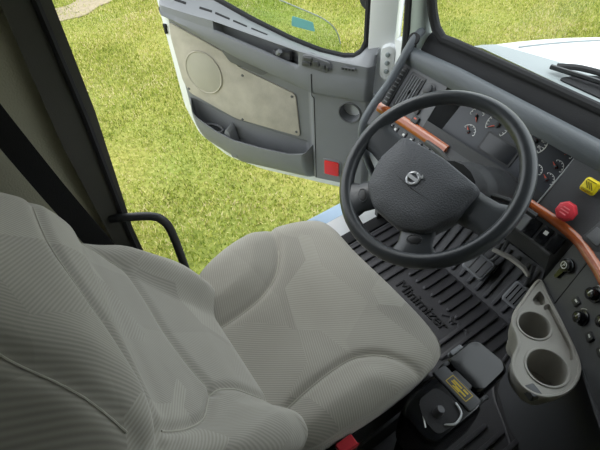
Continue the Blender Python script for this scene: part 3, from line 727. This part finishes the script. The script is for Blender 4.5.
# split line, cup ring, reflector
V, F = tube([(.296, dw(.296, z)+.0005 if z < .49 else .0525, z) for z in np.linspace(.04, .585, 24)], .0018, 5); obj('panel_gap', V, F, 'rubber', door)
V, F = tube([(.143+.045*math.cos(a), .030, .427+.045*math.sin(a)) for a in np.linspace(0, 2*math.pi, 32, endpoint=False)], .004, 6, closed=True); cr = obj('cup_ring', V, F, 'panel_dark', door)
obj('cup_floor', *prism([(.143+.036*math.cos(a), .427+.036*math.sin(a)) for a in np.linspace(0, 2*math.pi, 24, endpoint=False)], -.024, -.020, 'xzy'), 'rubber', cr, cr.matrix_basis.inverted())
rf = obj('reflector_frame', *prism(rrect(.218, .120, .088, .096, .014), .022, .034, 'xzy'), 'panel', door, bevel=.003)
obj('red_reflector', *prism(rrect(.218, .120, .070, .078, .008), .030, .040, 'xzy'), 'reflector', rf, rf.matrix_basis.inverted(), bevel=.004)
# window seal, glass and sticker
V, F = tube([(u, -.040, float(bsz(u))+.002) for u in np.linspace(.95, .20, 20)] + [(.150, -.036, .636), (.120, -.035, .662), (.106, -.034, .70), (.106, -.034, .80), (.106, -.034, 1.5)], .013, 8); obj('window_seal', V, F, 'rubber', door)
gl = spline([(.93, .93), (.573, .835), (.394, .785), (.285, .752), (.235, .715), (.215, .665)], 6)
gp = [tuple(p) for p in gl] + [(.215, .60), (.93, .70)]
gb = obj('door_glass', *prism(gp, -.062, -.057, 'xzy'), 'doorglass', door)
V, F = tube([(p[0], -.0595, p[1]) for p in gl], .0022, 5); obj('glass_edge', V, F, 'cowl', gb, gb.matrix_basis.inverted())
obj('glass_sticker', *prism(roundpoly([(.415, .712), (.41, .750), (.325, .735), (.318, .70)], .006), -.0570, -.0555, 'xzy'), 'sticker', gb, gb.matrix_basis.inverted())
# hinge bracket and latch
hb = obj('hinge_bracket', *prism(roundpoly([(.042, .70), (.010, .715), (-.010, .70), (-.010, .595), (.02, .575), (.042, .595)], .01), -.02, .004, 'xzy'), 'white', door, bevel=.003)
for z in (.615, .648, .68): obj('bolt', *prism([(.016+.009*math.cos(a), z+.009*math.sin(a)) for a in np.linspace(0, 2*math.pi, 10, endpoint=False)], .003, .009, 'xzy'), 'cowl', hb, hb.matrix_basis.inverted(), bevel=.002)
obj('door_latch', *join(box(.972, .990, -.025, -.004, .655, .672), box(.976, .988, -.02, -.002, .630, .655)), 'rubber', door, bevel=.003)
# outside mirror hung on the door
mr = empty('side_mirror', 'dark housing of the outside mirror hanging beyond the door window', 'mirror', DM @ Tr(.16, -.2, .9))
obj('mirror_housing', *prism(rrect(.115, .93, .16, .40, .05), -.30, -.20, 'xzy'), 'black', mr, Tr(-.16, .2, -.9), bevel=.02)
V, F = tube([(.05, -.10, 1.0), (.07, -.16, 1.0), (.10, -.22, 1.0)], .014, 8); obj('mirror_arm', V, F, 'black', mr, Tr(-.16, .2, -.9))

# ================================================================== DRIVER SEAT
seat = empty('driver_seat', 'grey patterned cloth driver seat with bolstered cushion and tall backrest', 'seat', Tr(.08, 0, 0)); SB = Tr(-.08, 0, 0)
def resample(P, n):
    P = np.array(P + [P[0]], float); d = np.r_[0, np.cumsum(np.linalg.norm(np.diff(P, axis=0), axis=1))]
    t = np.linspace(0, d[-1], n, endpoint=False); return np.stack([np.interp(t, d, P[:, i]) for i in range(2)], 1)
def cushion(outline, c, top, side, kr=.80, drop=.045, nr=74, na=260):
    """closed pad: outline (a,b); top(a,b)->h ; side: list of (scale, h)"""
    O = resample(outline, na); c = np.array(c); V = []; uv = []
    ks = np.linspace(0.004, 1, nr)
    for k in ks:
        P = c + (O-c)*k
        h = top(P[:, 0], P[:, 1])
        e = np.clip((k-kr)/(1-kr), 0, 1); h = h - drop*(1-np.sqrt(1-e*e*.98))
        V += [(p[0], p[1], q) for p, q in zip(P, h)]; uv += [tuple(p) for p in P]
    for k, h in side:
        P = c + (O-c)*k; V += [(p[0], p[1], h) for p in P]; uv += [(p[0]*1.0+h*.4, p[1]+h) for p in P]
    nt = nr+len(side)
    F = [list(range(na))] + [(i*na+j, (i+1)*na+j, (i+1)*na+(j+1) % na, i*na+(j+1) % na) for i in range(nt-1) for j in range(na)] + [list(range((nt-1)*na, nt*na))[::-1]]
    return V, F, uv
sl_x = [-.16, -.14, .015, .107, .140, .158, .30]; sl_y = [.108, .109, .121, .189, .235, .290, .50]
sr_x = [-.16, -.098, .04, .124, .167, .204, .30]; sr_y = [-.165, -.159, -.148, -.163, -.199, -.258, -.45]
def segdist(X, Y, P):
    d = np.full(X.shape, 9.0)
    for (x0, y0), (x1, y1) in zip(P[:-1], P[1:]):
        dx, dy = x1-x0, y1-y0; t = np.clip(((X-x0)*dx+(Y-y0)*dy)/(dx*dx+dy*dy), 0, 1)
        d = np.minimum(d, np.hypot(X-x0-t*dx, Y-y0-t*dy))
    return d
seamL = [tuple(p) for p in spline([(-.15, .108), (-.06, .109), (.015, .121), (.07, .150), (.107, .189), (.135, .235), (.152, .285), (.166, .345)], 5)]
seamR = [tuple(p) for p in spline([(-.13, -.163), (-.04, -.152), (.04, -.148), (.10, -.153), (.150, -.180), (.180, -.215), (.204, -.262), (.222, -.315)], 5)]
def ctop(x, y):
    z = .505 + 0*x
    dl = segdist(x, y, seamL); dr = segdist(x, y, seamR)
    L = y > np.interp(x, [p[0] for p in seamL] + [.20], [p[1] for p in seamL] + [.60]); R = y < np.interp(x, [p[0] for p in seamR] + [.26], [p[1] for p in seamR] + [-.60])
    z = z + np.where(L, .027*sm(0, .075, dl), 0) + np.where(R, .027*sm(0, .075, dr), 0)
    z = z - .009*np.exp(-(dl/.010)**2) - .009*np.exp(-(dr/.010)**2)
    z = z + np.where(~L & ~R, -.010*sm(0, .12, np.minimum(dl, dr)), 0)
    z = z - .010*sm(.12, .34, x) - .012*sm(.05, -.12, x)
    return z
co_ = spline([(-.17, .20), (-.115, .270), (-.05, .308), (.06, .328), (.20, .326), (.288, .304), (.328, .248), (.325, .12), (.328, -.05), (.322, -.185), (.300, -.240), (.245, -.262), (.13, -.270), (-.02, -.262), (-.10, -.248), (-.17, -.20), (-.19, 0), (-.17, .20)], 6)
co_ = [tuple(p) for p in co_[:-1]]
V, F, uv = cushion(co_, (.08, .01), ctop, [(1.004, .45), (1.0, .43), (.985, .405), (.965, .39), (.93, .375)])
cu_ = obj('cushion', V, F, 'fab', seat, SB, uv=uv, angle=180)
def onc(P, off=.0005): 
    A = np.array(P); z = ctop(A[:, 0], A[:, 1]); return [(a, b, q+off) for (a, b), q in zip(P, z)]
MT['seam'] = plastic('seam_thread', (176, 173, 162), .9, .05, 0)
ci_ = cu_.matrix_basis.inverted() @ SB
V, F = tube(onc(seamL[:-11]), .0016, 5); obj('seam', V, F, 'seam', cu_, ci_)
V, F = tube(onc(seamR[:-11]), .0016, 5); obj('seam', V, F, 'seam', cu_, ci_)
# backrest in its own tilted frame: local x = y across (left), local y = s up the back, local z = w forward
bu = np.array((-.439, 0, .898)); bn = np.array((.898, 0, .439))
BMt = SB @ frame((-.12, 0, .5), (0, 1, 0), tuple(bu), tuple(bn))
seamB1 = [tuple(p) for p in spline([(.225, .385), (.215, .33), (.195, .265), (.12, .243), (.04, .236), (-.05, .215), (-.118, .188)], 6)]
seamB2 = [tuple(p) for p in spline([(-.215, .40), (-.205, .33), (-.175, .25), (-.118, .188), (-.108, .12), (-.112, .06), (-.118, 0)], 5)]
seamB3 = [tuple(p) for p in spline([(.215, .515), (.10, .512), (.0, .485), (-.12, .440), (-.235, .400)], 6)]
seamB4 = [tuple(p) for p in spline([(.235, .64), (.16, .685), (.08, .695), (.0, .675), (-.085, .630), (-.15, .545), (-.235, .440)], 6)]
topl = lambda y: np.interp(y, [p[0] for p in seamB4][::-1], [p[1] for p in seamB4][::-1])
def btop(y, s):
    d1 = segdist(y, s, seamB1); d2 = segdist(y, s, seamB2); d3 = segdist(y, s, seamB3); d4 = segdist(y, s, seamB4)
    yb = np.interp(s, [0, .06, .15, .20, .26, .33, .40, .5], [.125, .125, .135, .160, .185, .205, .215, .30])
    out = np.abs(y) > yb
    w = 0*y + .006 - .020*sm(.10, .25, s)*sm(.45, .30, s)
    w = w + np.where(out, .045*sm(0, .08, np.abs(y)-yb)*sm(.42, .25, s), 0)
    w = w + .018*sm(.36, .44, s)*sm(.60, .50, s) - .012*sm(.3, .4, s)*np.exp(-((s-.40)/.05)**2)
    band = np.where(s > topl(y)-.10, np.clip((s-topl(y)+.10)/.10, 0, 1), 0); w = w - .030*band**2
    dd = np.where(s > topl(y), d4, 0.0); w = w - np.where(dd > 0, 2.3*dd - .014*(1-np.exp(-dd/.008)), 0)
    for d in (d1, d2, d3, d4): w = w - .009*np.exp(-(d/.010)**2)
    return w
bo = [(.20, -.05), (.245, 0), (.262, .10), (.266, .22), (.256, .33), (.236, .43), (.238, .55), (.228, .68), (.17, .75), (.08, .775), (0, .765), (-.10, .73), (-.18, .66), (-.235, .56), (-.262, .46), (-.262, .33), (-.266, .22), (-.262, .10), (-.245, 0), (-.20, -.05)]
bo = [tuple(p) for p in spline(bo + [bo[0]], 6)[:-1]]
V, F, uv = cushion(bo, (0, .36), btop, [(1.004, -.235), (1.0, -.245), (.97, -.255), (.92, -.26)], kr=.80, drop=.045, nr=90, na=320)
bk = obj('backrest', V, F, 'fab', seat, BMt, uv=uv, angle=180)
bi_ = bk.matrix_basis.inverted() @ BMt
for P in (seamB1, seamB2, seamB3, seamB4):
    A = np.array(P); q = btop(A[:, 0], A[:, 1]); V, F = tube([(a, b, h+.001) for (a, b), h in zip(P, q)][1:-1], .0017, 5); obj('seam', V, F, 'seam', bk, bi_)
# base, skirt and side trims
V, F = prism(rrect(.06, .0, .36, .40, .05), .10, .385); obj('suspension_bellows', V, F, 'rubber', seat, SB, bevel=.02)
V, F = prism(rrect(.06, .0, .42, .46, .04), .0, .10); obj('seat_base', V, F, 'black', seat, SB, bevel=.015)
V, F = prism(roundpoly([(-.14, .30), (.26, .31), (.27, .385), (-.14, .40)], .02), -.262, -.225, 'xzy'); obj('side_trim', V, F, 'black', seat, SB, bevel=.008)
V, F = prism(roundpoly([(-.20, .36), (-.08, .36), (-.06, .46), (-.14, .52), (-.20, .50)], .02), .225, .285, 'xzy'); obj('recliner_cover', V, F, 'black', seat, SB, bevel=.008)
bc = obj('belt_buckle', *prism(roundpoly([(-.05, .36), (.0, .36), (.005, .425), (-.055, .425)], .006), -.290, -.268, 'xzy'), 'black', seat, SB, bevel=.004)
obj('release_button', *prism(rrect(-.018, .432, .044, .016, .004), -.292, -.266, 'xzy'), 'red', bc, bc.matrix_basis.inverted() @ SB, bevel=.003)

# seat belt webbing hanging from the pillar
def strap(P, wv, th=.0016, n=14):
    P = spline(P, n); V = []; wv = np.array(wv)
    for p in P:
        for a, b in ((-1, -1), (1, -1), (1, 1), (-1, 1)): V.append(p + wv*a + np.array((0, -1, 0))*th*b)
    F = [(i*4+j, i*4+(j+1) % 4, (i+1)*4+(j+1) % 4, (i+1)*4+j) for i in range(len(P)-1) for j in range(4)]
    return V, F + [(0, 1, 2, 3), tuple(range((len(P)-1)*4, len(P)*4))]
blt = empty('seat_belt', 'wide black seat belt webbing running down beside the rear pillar', 'seat belt', Tr(-.3, .4, .6)); BB = Tr(.3, -.4, -.6)
obj('webbing', *strap([(-.355, .43, 1.30), (-.335, .41, 1.08), (-.305, .375, .87), (-.275, .345, .70), (-.24, .325, .50)], (.024, 0, .012)), 'belt', blt, BB)
obj('belt_guide', *prism(roundpoly([(-.40, 1.27), (-.31, 1.27), (-.32, 1.36), (-.39, 1.36)], .015), .425, .452, 'xzy'), 'black', blt, BB, bevel=.005)
obj('belt_anchor', *prism(roundpoly([(-.28, .44), (-.21, .44), (-.215, .53), (-.27, .53)], .012), .312, .334, 'xzy'), 'black', blt, BB, bevel=.004)

# grab handles
gh = empty('grab_handle', 'dark bent tube handle rising beside the seat cushion at the door opening', 'grab handle', Tr(-.11, .33, .3)); GB = Tr(.11, -.33, -.3)
V, F = tube(spline([(-.225, .455, .655), (-.20, .44, .657), (-.135, .415, .643), (-.110, .40, .622), (-.102, .385, .57), (-.108, .35, .42), (-.112, .33, .34)], 6), .0115, 12); obj('handle_tube', V, F, 'black', gh, GB)
V, F = lathe([(.022, 0), (.022, .012), (.015, .02), (0, .021)], 16, (-.112, .328, .325)); obj('handle_foot', V, F, 'black', gh, GB)
gh = empty('grab_handle', 'long dark grey grab bar running from the windshield pillar down past the dash vents', 'grab handle', Tr(.70, .49, .3)); GB = Tr(-.70, -.49, -.3)
V, F = tube(spline([(.90, .515, .800), (.850, .505, .778), (.773, .508, .668), (.700, .506, .600), (.655, .500, .545), (.650, .490, .47), (.675, .482, .38), (.725, .487, .27)], 7), .0135, 12); obj('handle_tube', V, F, 'dashpad', gh, GB)
V, F = lathe([(.020, 0), (.020, .01), (0, .012)], 16); obj('handle_collar', V, F, 'rubber', gh, GB @ Tr(.862, .506, .785) @ Matrix.Rotation(math.radians(-60), 4, 'Y'))

# ================================================================== FLOOR MAT
mat_ = empty('floor_mat', 'black ribbed rubber floor mat with raised lettering', 'floor mat', Tr(.5, 0, .0)); MB_ = Tr(-.5, 0, 0)
def fz(x): return float(np.interp(x, [.80, .97], [0, .16])) + .001
outl = [(-.30, -.80), (.42, -.62), (.53, -.43), (.58, -.345), (.66, -.30), (.80, -.27), (.80, .44), (-.30, .44)]
V, F = prism(outl, .001, .010); obj('mat_sheet', V, F, 'matrub', mat_, MB_)
V = [(.80, -.27, .010), (.80, .44, .010), (.965, .44, .165), (.965, -.27, .165), (.80, -.27, .001), (.80, .44, .001), (.97, .44, .158), (.97, -.27, .158)]
obj('toe_sheet', V, [(0, 1, 2, 3), (4, 5, 6, 7), (0, 1, 5, 4), (1, 2, 6, 5), (2, 3, 7, 6), (3, 0, 4, 7)], 'matrub', mat_, MB_)
def rib(x0, x1, y, first=[None, {}]):
    key = round(x1-x0, 2)
    if key not in first[1]:
        o = obj('rib', *pad(rrect(0, 0, key, .014, .0068, 3), [(1, 0), (1, .005), (.9, .010)]), 'matrub', mat_, MB_ @ Tr(x0+key/2, y, .010)); first[1][key] = (o, o.matrix_basis.copy(), (x0+key/2, y)); return o
    o, Mb, (bx, by) = first[1][key]
    return twin(o, Tr(x0+key/2-bx, y-by, 0) @ Mb, mat_)
ys = np.arange(.42, -.25, -.040)
for y in ys:
    x0 = .66 if y < .19 else .45
    if y < -.07: x0 = .50
    rib(x0, .79, y)
tz = math.atan2(.155, .165)
for y in ys:
    o = obj('rib', *pad(rrect(0, 0, .20, .014, .0068, 3), [(1, 0), (1, .005), (.9, .010)]), 'matrub', mat_, MB_ @ Tr(.882, y, .0875) @ Matrix.Rotation(-tz, 4, 'Y')) if y == ys[0] else twin(o, Tr(0, y-ys[0], 0) @ ob_)
    if y == ys[0]: ob_ = o.matrix_basis.copy()
for y in np.arange(-.335, -.62, -.042):
    x1 = .43 + .10*max(0, (-.335-y)/.13) if y > -.47 else .40 - (-.47-y)*.8
    rib(-.10, x1, y)
for y in np.arange(.15, -.10, -.040): rib(.36, .54, y)
text_mesh('raised_lettering', 'Minimizer', .062, .006, 'rubber', mat_, MB_ @ frame((.605, .055, .013), (0, -1, 0), (1, 0, 0), (0, 0, 1)))
for k in range(3):
    V, F = tube([(.635+.0*k, -.02-.035*k, .012), (.655, -.045-.035*k, .012), (.635, -.07-.035*k, .012)], .006, 6); obj('chevron_rib', V, F, 'matrub', mat_, MB_)
V, F = tube(spline([(.80, -.275, .012), (.66, -.305, .012), (.58, -.35, .012), (.525, -.435, .012), (.42, -.61, .012)], 6), .011, 8); obj('mat_lip', V, F, 'matrub', mat_, MB_)
V, F = tube(spline([(.80, -.245, .012), (.64, -.275, .012), (.555, -.325, .012), (.50, -.415, .012), (.38, -.60, .012)], 6), .006, 8); obj('mat_lip', V, F, 'matrub', mat_, MB_)
V, F = tube(spline([(.79, .43, .012), (.45, .43, .012), (.0, .43, .012)], 6), .010, 8); obj('mat_lip', V, F, 'matrub', mat_, MB_)

# pedals
def pedal(name, label, c, w, h, tilt, ns, arm):
    PM = Tr(*c) @ Matrix.Rotation(-tilt, 4, 'Y')
    p = empty(name, label, 'pedal', PM)
    obj('pedal_plate', *prism(rrect(0, 0, h, w, .010), -.008, .004), 'panel', p, bevel=.003)
    obj('pedal_pad', *prism(rrect(0, 0, h-.012, w-.012, .007), .003, .007), 'panel_dark', p, bevel=.0015)
    for i in range(ns):
        y = -w/2 + w*(i+1)/(ns+1)
        obj('tread_groove', *box(-h/2+.010, h/2-.010, y-.0022, y+.0022, .0066, .0076), 'gloss', p)
    V, F = tube(spline(arm, 5), .008, 8); a = obj('pedal_arm', V, F, 'dash', p)
pedal('brake_pedal', 'square black brake pedal with three rubber pads beside the steering column', (.835, .018, .115), .092, .078, math.radians(35), 2, [(.03, -.02, -.008), (.08, -.035, .02), (.14, -.05, .12)])
pedal('accelerator_pedal', 'grooved black accelerator pedal nearest the console', (.855, -.142, .095), .062, .085, math.radians(42), 3, [(.03, .0, -.01), (.07, .0, .02), (.12, .0, .10)])

# ================================================================== CUP HOLDER
cup = empty('cup_holder', 'beige plastic twin cup holder with side tray mounted on the console', 'cup holder', Tr(.50, -.38, .30)); CB = Tr(-.50, .38, -.30)
ZT = .43
outer = roundpoly([(.690, -.236), (.640, -.246), (.593, -.258), (.545, -.268), (.511, -.288), (.495, -.318), (.475, -.338), (.433, -.352), (.408, -.374), (.397, -.410), (.405, -.438), (.425, -.458), (.460, -.474), (.500, -.474), (.536, -.462), (.566, -.436), (.619, -.349), (.655, -.285)], .02, 3)
def circ(cx, cy, r, k=32): return [(cx+r*math.cos(2*math.pi*i/k), cy+r*math.sin(2*math.pi*i/k)) for i in range(k)]
c1, r1 = (.553, -.322), .041; c2, r2 = (.482, -.412), .049
slot = roundpoly([(.655, -.262), (.615, -.268), (.605, -.285), (.628, -.300), (.648, -.282)], .008)
tray = roundpoly([(.640, -.302), (.575, -.415), (.548, -.436), (.540, -.430), (.568, -.385), (.618, -.298)], .008)
# top plate with holes (triangle-filled)
bm = bmesh.new(); eds = []
for loop in (outer, circ(*c1, r1), circ(*c2, r2), slot, tray):
    vs_ = [bm.verts.new((a, b, ZT)) for a, b in loop]
    eds += [bm.edges.new((vs_[i], vs_[(i+1) % len(vs_)])) for i in range(len(vs_))]
bmesh.ops.triangle_fill(bm, edges=eds, use_beauty=True, use_dissolve=False)
bm.verts.index_update(); PV = [tuple(v.co) for v in bm.verts]; PF = [[v.index for v in f.verts] for f in bm.faces]; bm.free()
obj('top_plate', PV, PF, 'cup', cup, CB)
def wall(loop, levels, floor=True):
    c = np.mean(np.array(loop), 0); n = len(loop); V = [(c[0]+(a-c[0])*k, c[1]+(b-c[1])*k, z) for k, z in levels for a, b in loop]
    F = [(i*n+j, i*n+(j+1) % n, (i+1)*n+(j+1) % n, (i+1)*n+j) for i in range(len(levels)-1) for j in range(n)]
    if floor: F.append(list(range((len(levels)-1)*n, len(levels)*n)))
    return V, F
obj('outer_wall', *wall(outer, [(1, ZT), (1.008, ZT-.004), (1.0, ZT-.025), (.96, ZT-.055), (.86, ZT-.075), (.6, ZT-.108)]), 'cup', cup, CB)
for loop, dp in ((circ(*c1, r1), .135), (circ(*c2, r2), .125)):
    cw_ = obj('cup_well', *wall(loop, [(1, ZT), (.95, ZT-.008), (.90, ZT-dp*.8), (.82, ZT-dp)]), 'cup', cup, CB)
    V, F = tube([(a, b, ZT+.0005) for a, b in loop], .0035, 6, closed=True); obj('cup_rim', V, F, 'cup', cw_, cw_.matrix_basis.inverted() @ CB)
obj('slot_well', *wall(slot, [(1, ZT), (.9, ZT-.03)]), 'cup', cup, CB)
obj('tray_well', *wall(tray, [(1, ZT), (.92, ZT-.014)]), 'cup', cup, CB)
V, F = tube([(a, b, ZT-.001) for a, b in outer], .0045, 6, closed=True); obj('outer_rim', V, F, 'cup', cup, CB)
obj('drain_notch', *prism(roundpoly([(.424, -.418), (.418, -.448), (.396, -.440), (.402, -.410)], .004), ZT-.02, ZT+.002), 'panel_dark', cup, CB, bevel=.002)

# ================================================================== GEAR SELECTOR
gs = empty('gear_selector', 'glossy black gear selector box with yellow printed plate beside the seat', 'gear selector', Tr(.25, -.33, .30)); GM = Tr(-.25, .33, -.30)
nearp = roundpoly([(.265, -.276), (.150, -.278), (.118, -.300), (.118, -.372), (.135, -.392), (.280, -.392), (.290, -.372), (.285, -.275)], .018)
body = obj('selector_body', *pad(nearp, [(1.0, .30), (1.02, .38), (1.0, .425), (.95, .443), (.91, .449), (.88, .4500), (.4, .4502)]), 'gloss', gs, GM)
bI = body.matrix_basis.inverted() @ GM
obj('display_strip', *prism(roundpoly([(.278, -.275), (.243, -.270), (.243, -.385), (.282, -.382)], .006), .444, .456), 'dash', body, bI, bevel=.004)
pl = [(.273, -.305), (.251, -.305), (.251, -.362), (.275, -.362)]
obj('printed_plate', *join(*[prism(q, .4562, .4568) for q in ([(.275, -.303), (.251, -.303), (.251, -.3045), (.275, -.3045)], [(.275, -.3625), (.251, -.3625), (.251, -.364), (.275, -.364)], [(.2525, -.303), (.251, -.303), (.251, -.364), (.2525, -.364)], [(.275, -.303), (.2735, -.303), (.2735, -.364), (.275, -.364)])]), 'yprint', body, bI)
for a, b, w, h in ((.267, -.325, .004, .026), (.260, -.340, .004, .030), (.262, -.318, .003, .014), (.268, -.348, .004, .014), (.256, -.330, .003, .02)):
    obj('plate_mark', *prism(rrect(a, b, w, h, .001), .4562, .4569), 'yprint', body, bI)
well = roundpoly([(.225, -.300), (.170, -.300), (.150, -.335), (.150, -.380), (.225, -.385), (.235, -.345)], .015)
obj('lever_well', *prism(well, .4502, .4525), 'rubber', body, bI)
V, F = tube([(.182, -.345, .445), (.186, -.346, .466), (.188, -.347, .474)], [.012, .011, .008], 12, flat=1); obj('selector_knob', V, F, 'dash', body, bI)
V, F = tube(spline([(.232, -.352, .456), (.224, -.376, .457), (.198, -.384, .457), (.176, -.372, .456)], 6), [.0015]+[.0026]*17+[.0015], 6); obj('chrome_crescent', V, F, 'silver', body, bI)
obj('white_marking', *prism([(.168, -.312), (.165, -.312), (.140, -.352), (.143, -.353)], .4500, .4512), 'lightmark', body, bI)
obj('white_marking', *prism([(.172, -.309), (.166, -.308), (.164, -.316), (.170, -.317)], .4505, .4516), 'lightmark', body, bI)
farp = roundpoly([(.405, -.250), (.318, -.254), (.310, -.275), (.312, -.352), (.330, -.364), (.420, -.358), (.432, -.340), (.425, -.262)], .016)
arm = obj('folding_arm', *pad(farp, [(.95, .345), (1.02, .37), (1.0, .395), (.95, .402), (.90, .4055), (.86, .406), (.4, .4062)]), 'gloss', gs, GM)
aI = arm.matrix_basis.inverted() @ GM
obj('side_button', *prism(rrect(.362, -.248, .040, .014, .005), .380, .398), 'panel', arm, aI, bevel=.003)
for p in ((.300, -.262, .40), (.318, -.372, .385)):
    V, F = tube(spline([(p[0]-.014, p[1], p[2]-.02), (p[0]-.006, p[1], p[2]+.004), (p[0]+.010, p[1], p[2]+.006), (p[0]+.02, p[1], p[2]-.01)], 4), .0055, 8); obj('hinge_link', V, F, 'dash', arm, aI)
V, F = box(.285, .325, -.34, -.285, .36, .405); obj('hinge_block', V, F, 'black', gs, GM, bevel=.006)
V, F = prism(rrect(.20, -.325, .10, .09, .02), .0, .31); obj('pedestal', V, F, 'rubber', gs, GM, bevel=.01)
